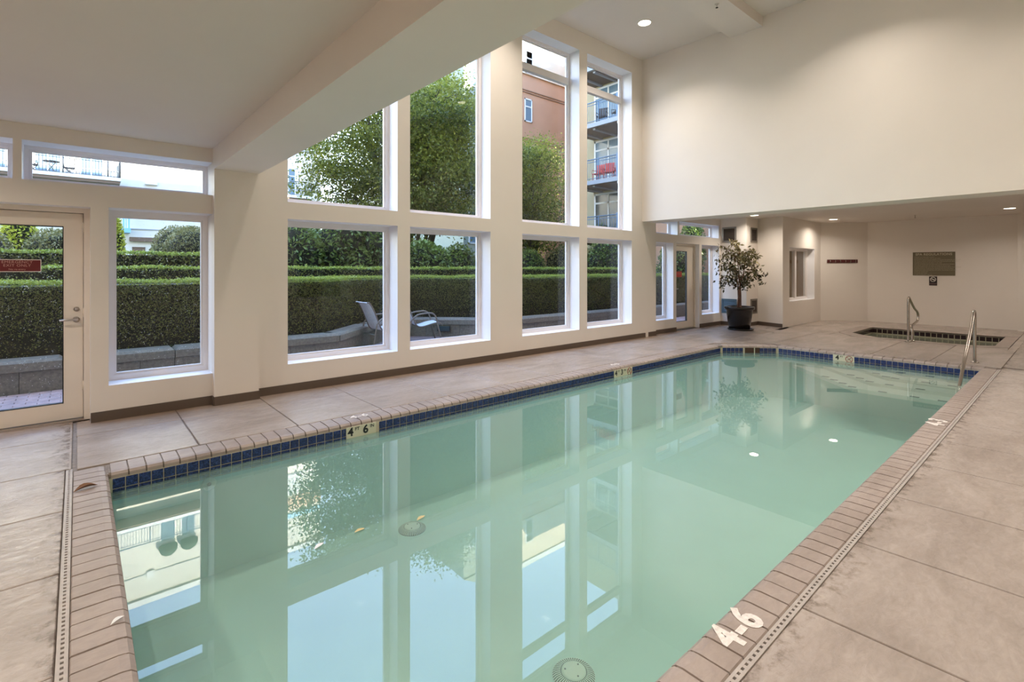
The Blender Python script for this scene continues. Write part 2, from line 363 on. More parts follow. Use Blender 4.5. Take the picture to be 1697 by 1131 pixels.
def link(name, me, parent=None, loc=None, rotz=None):
    o = bpy.data.objects.new(name, me); COL.objects.link(o)
    if parent is not None: o.parent = parent
    if loc is not None: o.location = loc
    if rotz is not None: o.rotation_euler = (0, 0, rotz)
    return o
def obj(name, mb, mats, parent=None, loc=None, rotz=None): return link(name, mb.mesh(name, mats), parent, loc, rotz)
def tag(o, label=None, cat=None, group=None, kind=None):
    if label: o['label'] = label
    if cat: o['category'] = cat
    if group: o['group'] = group
    if kind: o['kind'] = kind
    return o
def thing(name, label, cat, loc=(0, 0, 0), rotz=0, group=None, kind=None):
    o = bpy.data.objects.new(name, None); COL.objects.link(o); o.location = loc; o.rotation_euler = (0, 0, rotz)
    o.empty_display_size = 0.1
    return tag(o, label, cat, group, kind)
def struct(name, mb, mats, label, cat, parent=None):
    o = obj(name, mb, mats, parent); return tag(o, label, cat, None, 'structure')
def smooth(pts, k=6):
    """Catmull-Rom through pts"""
    P = [Vector(p) for p in pts]; out = []
    for i in range(len(P)-1):
        p0, p1, p2, p3 = P[max(i-1,0)], P[i], P[i+1], P[min(i+2,len(P)-1)]
        for j in range(k):
            t = j/k
            out.append(0.5*((2*p1)+(-p0+p2)*t+(2*p0-5*p1+4*p2-p3)*t*t+(-p0+3*p1-3*p2+p3)*t**3))
    out.append(P[-1]); return out

def text_mesh(txt, size, align='CENTER', bold=0.0, ext=0.0, spacing=1.0):
    c = bpy.data.curves.new('lettering', 'FONT'); c.body = txt; c.size = size; c.align_x = align; c.align_y = 'CENTER'
    c.offset = bold; c.extrude = ext; c.space_character = spacing; c.resolution_u = 3
    o = bpy.data.objects.new('lettering', c); COL.objects.link(o); bpy.context.view_layer.update()
    me = bpy.data.meshes.new_from_object(o.evaluated_get(bpy.context.evaluated_depsgraph_get()))
    bpy.data.objects.remove(o); bpy.data.curves.remove(c); return me
def text(name, txt, size, m, parent, origin, xdir, ydir, **kw):
    me = text_mesh(txt, size, **kw); X = Vector(xdir).normalized(); Y = Vector(ydir).normalized(); Z = X.cross(Y)
    M = Matrix((X, Y, Z)).transposed().to_4x4(); M.translation = Vector(origin); me.transform(M)
    me.materials.clear(); me.materials.append(m)
    return link(name, me, parent)

def leaves(name, pos, size, m, parent=None, asp=0.5, nrm=None, flat=0.0, tone=None, seed=1, droop=0.0):
    """one mesh of many small leaves (diamond blades, folded along the midrib)"""
    g = np.random.default_rng(seed); N = len(pos); size = np.broadcast_to(size, (N,)) * g.uniform(0.7, 1.25, N)
    a = g.normal(size=(N, 3)); a[:, 2] -= droop
    a /= np.linalg.norm(a, axis=1, keepdims=True)
    q = g.normal(size=(N, 3))
    if nrm is not None: q = q * (1 - flat) + nrm * flat * 2.5
    b = np.cross(a, q); b /= np.linalg.norm(b, axis=1, keepdims=True) + 1e-9
    c = np.cross(a, b); s = size[:, None]
    V = np.stack([pos - a*s*0.5, pos + b*s*asp*0.5 + c*s*0.08, pos + a*s*0.5, pos - b*s*asp*0.5 + c*s*0.08], 1).reshape(-1, 3)
    me = bpy.data.meshes.new(name); me.vertices.add(4*N); me.vertices.foreach_set('co', V.ravel().astype(np.float32))
    F = np.arange(4*N).reshape(N, 4); tri = np.concatenate([F[:, [0, 1, 2]], F[:, [0, 2, 3]]], 1).reshape(-1)
    me.loops.add(6*N); me.loops.foreach_set('vertex_index', tri.astype(np.int32))
    me.polygons.add(2*N); me.polygons.foreach_set('loop_start', np.arange(0, 6*N, 3, dtype=np.int32)); 
    at = me.attributes.new('tone', 'FLOAT', 'FACE')
    tn = g.random(N) if tone is None else np.clip(tone + g.normal(0, 0.15, N), 0, 1)
    at.data.foreach_set('value', np.repeat(tn, 2).astype(np.float32))
    me.materials.append(m); me.update(); me.validate()
    o = link(name, me, parent); o['kind'] = 'stuff'
    return o

def cells(us, vs, holes):
    us = sorted(set(us)); vs = sorted(set(vs)); out = {}
    for i in range(len(us)-1):
        for j in range(len(vs)-1):
            cu = (us[i]+us[i+1])/2; cv = (vs[j]+vs[j+1])/2
            if not any(h[0] < cu < h[1] and h[2] < cv < h[3] for h in holes): out[(i, j)] = (us[i], us[i+1], vs[j], vs[j+1])
    return out, us, vs
def holed_wall(u0, u1, z0, z1, holes, t0, t1, axis='Y'):
    """wall slab between planes t0 (room face) and t1 with rectangular openings; openings' sides take material 1"""
    us = [u0, u1] + [h[i] for h in holes for i in (0, 1)]; vs = [z0, z1] + [h[i] for h in holes for i in (2, 3)]
    us = [u for u in us if u0 <= u <= u1]; vs = [v for v in vs if z0 <= v <= z1]
    c, us, vs = cells(us, vs, holes); mb = MB()
    P = (lambda u, t, z: (u, t, z)) if axis == 'Y' else (lambda u, t, z: (t, u, z))
    for (i, j), (a, b, d, e) in c.items():
        mb.add([P(a,t0,d),P(b,t0,d),P(b,t0,e),P(a,t0,e)], [(0,1,2,3)], 0)
        mb.add([P(a,t1,d),P(b,t1,d),P(b,t1,e),P(a,t1,e)], [(3,2,1,0)], 0)
        for di, dj, q in ((-1,0,[(a,d),(a,e)]),(1,0,[(b,d),(b,e)]),(0,-1,[(a,d),(b,d)]),(0,1,[(a,e),(b,e)])):
            if (i+di, j+dj) not in c:
                edge = (i+di < 0 or i+di >= len(us)-1 or j+dj < 0 or j+dj >= len(vs)-1)
                (p, r), (s, u) = q
                mb.add([P(p,t0,r),P(s,t0,u),P(s,t1,u),P(p,t1,r)], [(0,1,2,3)], 0 if edge else 1)
    return mb

# ------------------------------------------------------------------ setting: walls, ceilings
WY = 6.60                     # room face of the window wall
GY = 6.86                     # frames
WIN = [(2.0, 3.53), (3.735, 5.265), (5.99, 7.52), (7.755, 9.265)]
SILL, HEAD, USILL, UHEAD, CEIL = 0.35, 2.185, 2.40, 5.91, 6.28
LOWC = 2.93
holes = [(a, b, SILL, HEAD) for a, b in WIN] + [(a, b, USILL, UHEAD) for a, b in WIN]
struct('wall_window_tall', holed_wall(1.63, 9.9, 0, 6.5, holes, WY, 6.98), [PAINT, REVEAL], 'tall warm white wall pierced by two rows of big windows', 'wall')
lh = [(0.243, 1.18, 0.355, 2.185), (-0.95, 0.10, -0.1, 2.175), (-3.4, -0.455, 2.40, 2.775), (-0.395, 1.18, 2.40, 2.775), (-2.6, -1.15, 0.355, 2.185)]
struct('wall_window_left', holed_wall(-3.6, 1.18, 0, LOWC, lh, 6.58, 6.98), [PAINT, REVEAL], 'low warm white wall holding the exit door and its side window', 'wall')
AY = 6.72
ah = [(10.05, 11.16, 0.32, 2.2), (11.30, 12.43, -0.1, 2.21), (12.56, 13.52, 0.335, 2.2), (10.2, 11.36, 2.41, 2.76), (11.44, 13.5, 2.41, 2.76)]
struct('wall_window_alcove', holed_wall(9.9, 13.75, 0, 2.95, ah, AY, 7.0), [PAINT, REVEAL], 'alcove wall with narrow glass door between two slim windows', 'wall')
b = MB(); b.box((1.172, 6.485, 0), (1.636, 6.98, 2.69))
struct('column', b, PAINT, 'square painted column carrying the end of the low beam', 'column')
b = MB(); b.box((9.775, 6.615, 0), (10.235, 7.0, 2.64))
struct('column', b, PAINT, 'shallow painted pier beside the alcove side window', 'column')
b = MB(); b.box((1.172, -2.5, 2.69), (1.636, 6.98, 6.5))
struct('beam', b, PAINT, 'deep painted beam crossing overhead from the column', 'beam')
b = MB(); b.box((-3.6, -2.7, LOWC), (1.18, 6.98, LOWC + 0.2))
struct('ceiling_low', b, CEILP, 'low flat painted ceiling over the exit door', 'ceiling')
b = MB(); b.box((1.6, -2.7, CEIL), (10.3, 7.0, CEIL + 0.2))
struct('ceiling_high', b, CEILP, 'high flat painted ceiling above the pool', 'ceiling')
b = MB(); b.box((1.636, 3.96, 6.09), (9.66, 4.58, CEIL))
struct('beam', b, CEILP, 'shallow box beam running along the high ceiling', 'beam')
b = MB(); b.box((9.66, -2.7, 2.63), (10.235, 7.0, 6.5))
struct('wall_far_upper', b, PAINT, 'big blank upper wall hanging over the spa alcove', 'wall')
b = MB(); b.box((10.23, -2.7, 2.95), (18.6, 7.0, 3.15))
struct('ceiling_alcove', b, CEILP, 'low painted ceiling over the spa alcove', 'ceiling')
# alcove walls
b = MB(); b.prism([(13.6, 7.0), (13.6, 6.0), (14.3, 6.0), (14.3, 7.0)], 0, 2.95)
struct('wall_alcove_corner', b, PAINT, 'projecting alcove corner with four wall vents behind the tree', 'wall')
b = MB(); b.prism([(14.31, 6.2), (14.31, 5.99), (14.08, 5.26), (14.2, 5.26), (14.45, 6.2)], 0, 2.95)
struct('wall_alcove_return', b, PAINT, 'narrow blank wall face right of the potted tree', 'wall')
struct('wall_alcove_window', holed_wall(14.2, 17.0, 0, 2.95, [(14.53, 16.43, 0.675, 2.145)], 5.26, 5.56), [PAINT, REVEAL], 'alcove wall around the sliding inner window', 'wall')
b = MB(); b.prism([(16.94, 5.26), (17.78, 4.27), (18.1, 4.3), (17.2, 5.5)], 0, 2.95)
struct('wall_alcove_angled', b, PAINT, 'angled wall panel carrying the row of hooks', 'wall')
b = MB(); b.prism([(17.78, 4.28), (17.95, 1.1), (18.3, 1.1), (18.2, 4.4)], 0, 2.95); b.prism([(17.78, 1.12), (17.78, -2.6), (18.3, -2.6), (18.3, 1.12)], 0, 2.95)
struct('wall_alcove_end', b, PAINT, 'end wall of the alcove behind the spa with the regulations sign', 'wall')
struct('wall_right', holed_wall(-3.6, 18.4, 0, 6.5, [(5.2, 6.75, 0.57, 2.2)], -2.5, -2.85), [PAINT, REVEAL], 'long side wall opposite the tall windows', 'wall')
b = MB(); b.box((-3.8, -2.8, 0), (-3.6, 7.0, 3.1))
struct('wall_left', b, PAINT, 'low side wall behind the camera position', 'wall')

def chair_line(A, B, label):
    A = Vector((*A, 0)); B = Vector((*B, 0)); d = (B-A).normalized(); nn = Vector((d.y, -d.x, 0))*0.003; q = MB()
    q.prism([(A.x, A.y), (B.x, B.y), (B.x+nn.x, B.y+nn.y), (A.x+nn.x, A.y+nn.y)], 1.03, 1.042); return q
q = chair_line((16.94, 5.26), (17.78, 4.27), ''); q2 = chair_line((17.78, 4.28), (17.95, 1.1), ''); q.add(q2.v, q2.f); q2 = chair_line((16.43, 5.26), (16.94, 5.26), ''); q.add(q2.v, q2.f); q2 = chair_line((14.08, 5.26), (14.53, 5.26), ''); q.add(q2.v, q2.f)
struct('trim_11', q, PAINT, 'thin painted line at waist height round the spa walls', 'trim')
# baseboards
def base(name, pts, label):
    m = MB()
    for (a, c) in zip(pts[:-1], pts[1:]):
        A = Vector((*a, 0)); C = Vector((*c, 0)); d = (C - A).normalized(); nrm = Vector((d.y, -d.x, 0)) * 0.012
        m.prism([(A.x, A.y), (C.x, C.y), (C.x+nrm.x, C.y+nrm.y), (A.x+nrm.x, A.y+nrm.y)], 0, 0.1)
    o = obj(name, m, BASEB); tag(o, label, 'baseboard', None, 'structure')
base('baseboard_left', [(0.102, 6.58), (1.172, 6.58)], 'brown cove base between exit door and column')
base('baseboard_column', [(1.172, 6.58), (1.172, 6.485), (1.636, 6.485), (1.636, 6.6)], 'brown cove base wrapped round the square column')
base('baseboard_window', [(1.636, 6.60), (9.775, 6.60)], 'long brown cove base under the tall windows')
base('baseboard_pier', [(9.775, 6.615), (10.235, 6.615), (10.235, 6.72), (11.29, 6.72)], 'brown cove base round the alcove pier')
base('baseboard_alcove', [(12.44, 6.72), (13.6, 6.72), (13.6, 6.0), (14.31, 6.0), (14.08, 5.27)], 'brown cove base behind the potted tree')

# ------------------------------------------------------------------ windows and doors
wn = [0]
def window(x0, x1, z0, z1, label, rails=(), mull=(), gm=None, yf=None, fw=0.055, frm=None):
    wn[0] += 1; yf = yf or GY
    m = MB(); Y0, Y1 = yf, yf + 0.07; f2 = 0.022
    for (a, c) in (((x0,Y0,z0),(x0+fw,Y1,z1)), ((x1-fw,Y0,z0),(x1,Y1,z1)), ((x0+fw,Y0,z0),(x1-fw,Y1,z0+fw)), ((x0+fw,Y0,z1-fw),(x1-fw,Y1,z1))): m.box(a, c)
    # inner stop bead, a second step in the frame
    a0, a1, c0, c1 = x0+fw, x1-fw, z0+fw, z1-fw; B0, B1 = Y0+0.02, Y1-0.01
    for (a, c) in (((a0,B0,c0),(a0+f2,B1,c1)), ((a1-f2,B0,c0),(a1,B1,c1)), ((a0+f2,B0,c0),(a1-f2,B1,c0+f2)), ((a0+f2,B0,c1-f2),(a1-f2,B1,c1))): m.box(a, c)
    root = obj('window_%d' % wn[0], m, frm or VINYL); tag(root, label, 'window', None, 'structure')
    zs = [z0+fw] + [r for rr in rails for r in rr] + [z1-fw]
    xs = [x0+fw] + [r for rr in mull for r in rr] + [x1-fw]
    for r0, r1 in rails:
        q = MB(); q.box((x0+fw, Y0-0.02, r0), (x1-fw, Y1, r1)); obj('rail', q, VINYL, root)
    for r0, r1 in mull:
        q = MB(); q.box((r0, Y0-0.01, z0+fw), (r1, Y1, z1-fw)); obj('mullion', q, VINYL, root)
    for k in range(0, len(zs), 2):
        for j in range(0, len(xs), 2):
            q = MB(); q.box((xs[j]+0.01, yf+0.034, zs[k]+0.01), (xs[j+1]-0.01, yf+0.04, zs[k+1]-0.01)); obj('pane', q, gm or GLASS, root)
    return root
order = ['first', 'second', 'third', 'fourth']
for k, (a, c) in enumerate(WIN):
    window(a, c, SILL, HEAD, '%s lower square window from the column in tall wall' % order[k])
for k, (a, c) in enumerate(WIN):
    window(a, c, USILL, UHEAD, '%s tall upper window from the column, transom near its top' % order[k], rails=[(5.27, 5.40)])
window(0.243, 1.18, 0.355, 2.185, 'window between the exit door and the column', gm=GLASSD)
window(-2.6, -1.15, 0.355, 2.185, 'window left of the exit door', gm=GLASSD)
window(-0.395, 1.18, 2.40, 2.775, 'long strip window above exit door and side window', fw=0.035)
window(-3.4, -0.455, 2.40, 2.775, 'strip window left of the long one over the door', fw=0.035)
window(10.05, 11.16, 0.32, 2.2, 'slim window left of the alcove door', yf=6.93)
window(12.56, 13.52, 0.335, 2.2, 'slim window right of the alcove door', yf=6.93)
window(10.2, 11.36, 2.41, 2.76, 'strip window over the alcove side window by the pier', yf=6.93, fw=0.03)
window(11.44, 13.5, 2.41, 2.76, 'strip window over the alcove door', yf=6.93, fw=0.03)
window(14.53, 16.43, 0.675, 2.145, 'sliding inner window in the alcove wall', yf=5.45, mull=[(15.42, 15.54)])
window(5.2, 6.75, 0.57, 2.2, 'dark window in the side wall opposite', yf=-2.75)
# room behind the sliding inner window, and behind the opposite window
b = MB(); b.box((14.32, 6.3, 0), (17.9, 6.4, 2.9)); b.box((17.2, 5.57, 0), (17.3, 6.3, 2.9)); b.box((14.32, 5.57, 0.3), (17.3, 6.4, 0.4)); b.box((14.32, 5.57, 2.4), (17.3, 6.4, 2.5))
struct('wall_inner_room', b, TANW, 'tan wall of the room seen through the sliding window', 'wall')
b = MB(); b.box((14.5, 6.26, 1.62), (17.0, 6.3, 1.72))
tag(obj('wall_rail', b, BLACKP), 'dark rail on tan wall behind the sliding window', 'rail')
b = MB(); b.box((15.5, 6.2, 0.45), (15.62, 6.28, 2.3))
tag(obj('door_post', b, WTRIM), 'white upright post behind the sliding window', 'post')
b = MB(); b.box((4.9, -3.6, 0.2), (7.1, -3.5, 2.6)); b.box((4.9, -3.6, 0.2), (5.0, -2.86, 2.6)); b.box((7.0, -3.6, 0.2), (7.1, -2.86, 2.6)); b.box((4.9, -3.6, 0.2), (7.1, -2.86, 0.3)); b.box((4.9, -3.6, 2.5), (7.1, -2.86, 2.6))
struct('wall_hall', b, TANW, 'dim hall wall behind the opposite window', 'wall')

def door(n, x0, x1, z1, yf, label, gx0, gx1, gz0, gz1, gm, gap=0.03):
    m = MB(); j = 0.05
    for (a, c) in (((x0, yf-0.03, 0), (x0+j, yf+0.1, z1)), ((x1-j, yf-0.03, 0), (x1, yf+0.1, z1)), ((x0+j, yf-0.03, z1-j), (x1-j, yf+0.1, z1))): m.box(a, c)
    m.box((x0+j, yf+0.03, 0), (x0+j+0.02, yf+0.1, z1-j)); m.box((x1-j-0.02, yf+0.05, 0), (x1-j, yf+0.1, z1-j)); m.box((x0+j, yf+0.05, z1-j-0.03), (x1-j, yf+0.1, z1-j))
    root = obj('door_%d' % n, m, DOORP); tag(root, label, 'door', None, 'structure')
    lx0, lx1, lz0, lz1 = x0+j+0.006, x1-j-0.006, 0.025, z1-j-0.006
    q = MB()
    for (a, c) in (((lx0,yf,lz0),(gx0,yf+0.045,lz1)), ((gx1,yf,lz0),(lx1,yf+0.045,lz1)), ((gx0,yf,lz0),(gx1,yf+0.045,gz0)), ((gx0,yf,gz1),(gx1,yf+0.045,lz1))): q.box(a, c)
    leaf = obj('door_leaf', q, DOORP, root)
    q = MB(); s = 0.008
    for (a, c) in (((gx0,yf-0.002,gz0),(gx0+s,yf+0.047,gz1)), ((gx1-s,yf-0.002,gz0),(gx1,yf+0.047,gz1)), ((gx0,yf-0.002,gz0),(gx1,yf+0.047,gz0+s)), ((gx0,yf-0.002,gz1-s),(gx1,yf+0.047,gz1))): q.box(a, c)
    obj('gasket', q, GASKET, leaf)
    q = MB(); q.box((gx0+s, yf+0.018, gz0+s), (gx1-s, yf+0.024, gz1-s)); obj('pane', q, gm, leaf)
    q = MB(); q.box((x0+j, yf-0.05, 0.0), (x1-j, yf+0.1, 0.02)); obj('threshold', q, NICKEL, root)
    return root, leaf
DY = 6.80
d1, leaf1 = door(1, -0.95, 0.10, 2.175, DY, 'cream glazed emergency exit door with lever handle', -0.80, -0.105, 0.19, 1.985, GLASSD)
m = MB(); m.lathe([(0.028, 0), (0.028, 0.012), (0.018, 0.018), (0.012, 0.05)], 20)
o = obj('rose', m, NICKEL, leaf1, (-0.008, DY, 1.035)); o.rotation_euler = (math.pi/2, 0, 0)
m = MB(); m.tube(smooth([(-0.008, DY-0.045, 1.035), (-0.03, DY-0.055, 1.037), (-0.09, DY-0.056, 1.036), (-0.135, DY-0.052, 1.032)], 5), [0.0105]*8+[0.010]*4+[0.009]*4, 10)
obj('handle', m, NICKEL, leaf1)
m = MB(); m.lathe([(0.024, 0), (0.024, 0.008), (0.014, 0.014), (0.014, 0.018)], 20)
o = obj('lock', m, NICKEL, leaf1, (-0.006, DY, 1.14)); o.rotation_euler = (math.pi/2, 0, 0)
for z in (0.35, 1.1, 1.98):
    m = MB(); m.tube([(0.047, DY-0.006, z-0.05), (0.047, DY-0.006, z+0.05)], 0.008, 8); obj('hinge', m, DOORP, d1)
d2, leaf2 = door(2, 11.30, 12.43, 2.21, 6.86, 'narrow glazed door in the alcove wall', 11.45, 12.05, 0.20, 2.02, GLASS)
m = MB(); m.tube([(11.40, 6.84, 1.05), (11.40, 6.80, 1.05), (11.52, 6.80, 1.05)], 0.01, 8); obj('handle', m, NICKEL, leaf2)
for z in (0.35, 1.1, 1.98):
    m = MB(); m.tube([(12.376, 6.854, z-0.05), (12.376, 6.854, z+0.05)], 0.008, 8); obj('hinge', m, DOORP, d2)

# exit sign on the door glass
s1 = thing('exit_sign', 'dark red emergency exit only sign stuck on the exit door glass', 'sign', (-0.43, DY+0.01, 1.585))
m = MB(); m.box((-0.155, 0, -0.055), (0.155, 0.006, 0.055)); obj('plate', m, REDSIGN, s1)
m = MB(); m.box((-0.16, 0.001, -0.061), (0.16, 0.005, 0.061)); obj('plate_edge', m, WHITEP, s1)
text('lettering', 'EMERGENCY', 0.036, PINKP, s1, (-0.01, -0.001, 0.034), (1,0,0), (0,0,1), spacing=1.08)
text('lettering', 'EXIT ONLY', 0.036, PINKP, s1, (-0.01, -0.001, 0.001), (1,0,0), (0,0,1), spacing=1.08)
text('lettering', 'No re-entry', 0.024, PINKP, s1, (-0.01, -0.001, -0.036), (1,0,0), (0,0,1))
s2 = thing('exit_sign', 'small red sign on the alcove door glass', 'sign', (11.68, 6.87, 1.42))
m = MB(); m.box((-0.13, 0, -0.07), (0.13, 0.006, 0.07)); obj('plate', m, mat('bright_red_sign', (0.45, 0.03, 0.02), 0.4), s2)
m = MB(); m.box((-0.2, 0.001, -0.07), (-0.13, 0.005, 0.07)); obj('plate_edge', m, WHITEP, s2)
text('lettering', 'EMERGENCY', 0.034, PINKP, s2, (0, -0.001, 0.03), (1,0,0), (0,0,1)); text('lettering', 'EXIT ONLY', 0.034, PINKP, s2, (0, -0.001, -0.005), (1,0,0), (0,0,1))

# ------------------------------------------------------------------ floor, slabs, pool and spa
NX0, FX, LY, RY = 0.18, 10.68, 4.87, 1.06       # tile planes of the pool
POOL = [(NX0, LY), (9.90, LY), (FX, 4.09), (FX, RY), (NX0, RY)]
SPA = [(13.95, 3.42), (14.27, 3.74), (16.0, 3.74), (16.0, 1.2), (13.98, 1.2), (13.72, 1.55), (13.72, 3.1)]
fl = MB()
def slabrects(u0, u1, v0, v1, hs):
    c, _, _ = cells([u0, u1]+[h[i] for h in hs for i in (0,1) if u0 < h[i] < u1], [v0, v1]+[h[i] for h in hs for i in (2,3) if v0 < h[i] < v1], hs)
    return c.values()
for a, c, d, e in slabrects(-3.6, 18.3, -2.7, 7.0, [(NX0-0.02, FX+0.02, RY-0.02, LY+0.02), (13.72, 16.0, 1.2, 3.74)]): fl.box((a, d, -0.3), (c, e, -0.014))
fl.prism([(9.9, LY+0.02), (FX+0.02, LY+0.02), (FX+0.02, 4.09)], -0.3, -0.014)
fl.prism([(13.72, 3.1), (13.95, 3.42), (14.27, 3.74), (13.72, 3.74)], -0.3, -0.014); fl.prism([(13.72, 1.2), (13.98, 1.2), (13.72, 1.55)], -0.3, -0.014)
floor = struct('floor', fl, JOINT, 'stamped concrete pool deck of large jointed slabs', 'floor')
def slab(poly, dz=0.0):
    q = MB(); q.prism(poly, -0.05, dz, 0, 0.005); obj('slab', q, SLAB, floor)
def rslab(x0, x1, y0, y1, g=0.004, dz=0.0):
    q = MB(); q.cbox((x0+g, y0+g, -0.05), (x1-g, y1-g, dz), 0.004); obj('slab', q, SLAB, floor)
js = [-0.009, 0.815, 1.655, 2.545, 3.41, 4.33, 5.2, 6.08, 6.95, 7.82, 8.69, 9.56, 10.43, 11.3, 12.5, 13.59]
for k in range(len(js)-1):
    top = AY if js[k] > 9.6 else 6.6
    if js[k] < 0: top = 6.7
    rslab(js[k], js[k+1], 5.128, 6.14, 0.005 if k else 0.007); rslab(js[k], js[k+1], 6.14, top+0.02, 0.003)
xs = [-3.6, -1.8, -0.03]
for i in range(2):
    for (y0, y1) in ((5.17, 6.14), (6.14, 6.78), (4.30, 5.17), (3.43, 4.30), (2.58, 3.43), (1.72, 2.58), (0.86, 1.72), (0.0, 0.86), (-0.86, 0.0), (-2.5, -0.86)):
        if y1 <= 0.87 : rslab(xs[i], xs[i+1], y0, y1)
        else: rslab(xs[i], xs[i+1] - (0.036 if i == 1 and y1 < 5.2 else 0.0), y0, y1)
rj = [-0.03, 0.82, 1.66, 2.504, 3.346, 4.207, 5.067, 5.893, 6.745, 7.594, 8.44, 9.29, 10.14, 10.9]
for k in range(len(rj)-1):
    a, c = rj[k], rj[k+1]; t = 0.066                              # joints run slightly askew of the pool edge
    q = MB(); g = 0.005
    q.prism([(a+g, 0.853), (c-g, 0.853), (c+t-g, -1.0), (a+t+g, -1.0)], -0.05, 0.0, 0, 0.004); obj('slab', q, SLAB, floor)
    q = MB(); q.prism([(a+t+g, -1.007), (c+t-g, -1.007), (c+2*t-g, -2.5), (a+2*t+g, -2.5)], -0.05, 0.0, 0, 0.004); obj('slab', q, SLAB, floor)
for (y0, y1) in ((-2.5, 0.86), (0.86, 1.73), (1.73, 2.58), (2.58, 4.3)): rslab(10.9 if y0 > 0 else 11.05, 13.5, y0, y1)
slab([(10.9, 4.304), (13.5, 4.304), (13.5, 5.12), (10.12, 5.12), (10.9, 4.34)])
rslab(13.59, 14.3, 5.12, 6.0); rslab(13.5, 18.0, 4.0, 5.26); rslab(13.5, 18.0, -2.5, 0.98); rslab(16.25, 18.0, 0.98, 4.0)

# pool basin
PB = -1.05
b = MB(); n = len(POOL)
b.add([(p[0], p[1], -0.045) for p in POOL] + [(p[0], p[1], PB) for p in POOL], [(i, n+i, n+(i+1)%n, (i+1)%n) for i in range(n)] + [tuple(range(n, 2*n))])
basin = struct('pool_basin', b, PLASTER, 'long mint plastered pool basin with corner steps', 'pool')
STEPS = [(9.31, 2.44, -0.34), (9.71, 2.30, -0.29), (10.08, 2.16, -0.24), (10.42, 2.02, -0.195)]
for k, (x, y, z) in enumerate(STEPS):
    q = MB(); yy = min(y + (FX - x), 4.05)
    q.prism([(x, RY), (x, y), (x + (yy - y), yy), (FX, yy), (FX, RY)], z - 0.06, z); obj('step', q, STEPP, basin)
    mk = [(x+0.03, yv) for yv in (1.34, 1.66, 2.05)[k % 2:] ] + [(x+0.05+t, y+0.0+t) for t in (0.02, 0.2, 0.38, 0.56)[:4-k]]
    for px, py in mk:
        q = MB(); q.box((-0.03, -0.055, 0), (0.03, 0.055, 0.004)); obj('step_marker', q, BLACKI, basin, (px, py, z))
b = MB(); wpoly = [(NX0+0.001, LY-0.001), (9.9, LY-0.001), (FX-0.001, 4.09), (FX-0.001, RY+0.001), (NX0+0.001, RY+0.001)]
WZ = -0.152
b.add([(p[0], p[1], WZ) for p in wpoly], [tuple(range(5))[::-1]])
pw = struct('pool_water', b, WATER, 'still milky mint green pool water reflecting the windows', 'water')

# water line tiles
TS, TG = 0.0755, 0.0055
mb_t = MB(); h = TS/2; c_ = 0.003
mb_t.add([(-h,0,-h),(h,0,-h),(h,0,h),(-h,0,h),(-h+c_,-0.006,-h+c_),(h-c_,-0.006,-h+c_),(h-c_,-0.006,h-c_),(-h+c_,-0.006,h-c_)],
         [(0,1,5,4),(1,2,6,5),(2,3,7,6),(3,0,4,7),(4,5,6,7)])
TMESH = mb_t.mesh('tile', TILE)
def tile_row(name, A, B, label, skip=(), single=10**9, mesh=None, z0=-0.048, rows=2, zstep=0.081):
    """tiles on the vertical plane from A to B, outward normal to the right-hand side facing the pool"""
    A = Vector((*A, 0)); B = Vector((*B, 0)); L = (B - A).length; d = (B - A).normalized(); ang = math.atan2(d.y, d.x); nn = Vector((d.y, -d.x, 0))
    q = MB(); zb = z0 - rows*zstep - 0.01
    P = [A + nn*0.002, B + nn*0.002]; q.add([(P[0].x,P[0].y,zb),(P[1].x,P[1].y,zb),(P[1].x,P[1].y,z0+0.005),(P[0].x,P[0].y,z0+0.005)], [(0,1,2,3)])
    root = struct(name, q, GROUT, label, 'tile band'); nT = int(L/0.081); rest = MB()
    for i in range(nT):
        s = (i+0.5)*0.081 + 0.02
        if any(a < s < b_ for a, b_ in skip): continue
        for r in range(rows):
            p = A + d*s + nn*0.003; z = z0 - (r+0.5)*zstep
            if i < single: link('tile', mesh or TMESH, root, (p.x, p.y, z), ang)
            else:
                R = Matrix.Rotation(ang, 3, 'Z'); rest.add([R @ Vector(v) + Vector((p.x, p.y, z)) for v in mb_t.v], mb_t.f)
    if rest.v: tag(obj('tile_rows', rest, TILE, root), kind='stuff')
    return root
M1, M2, M3 = (2.03, 2.35), (6.35, 6.84), (1.328, 1.66)
tile_row('trim_1', (NX0, LY), (9.90, LY), 'blue water line tiles along the window side of the pool', skip=[(M1[0]-NX0, M1[1]-NX0), (M2[0]-NX0, M2[1]-NX0)], single=78)
tile_row('trim_2', (9.90, LY), (FX, 4.09), 'blue water line tiles on the cut corner of the pool', skip=[(0.46, 0.76)])
tile_row('trim_3', (FX, 4.09), (FX, RY), 'blue water line tiles across the far end of the pool', skip=[(0.98, 1.33)])
sk = thing('pool_skimmer', 'dark skimmer mouth in the cut corner tile band', 'skimmer', (9.9+0.61*0.7071, LY-0.61*0.7071, -0.12), -math.pi/4)
m = MB(); m.box((-0.15, -0.004, -0.075), (0.15, 0.002, 0.075)); obj('opening', m, mat('skimmer_brown', (0.05, 0.022, 0.01), 0.6), sk)
m = MB(); m.box((0.03, -0.012, -0.075), (0.045, 0.0, 0.075)); m.box((-0.15, -0.012, -0.078), (0.15, 0.0, -0.066)); obj('frame', m, MARKT, sk)

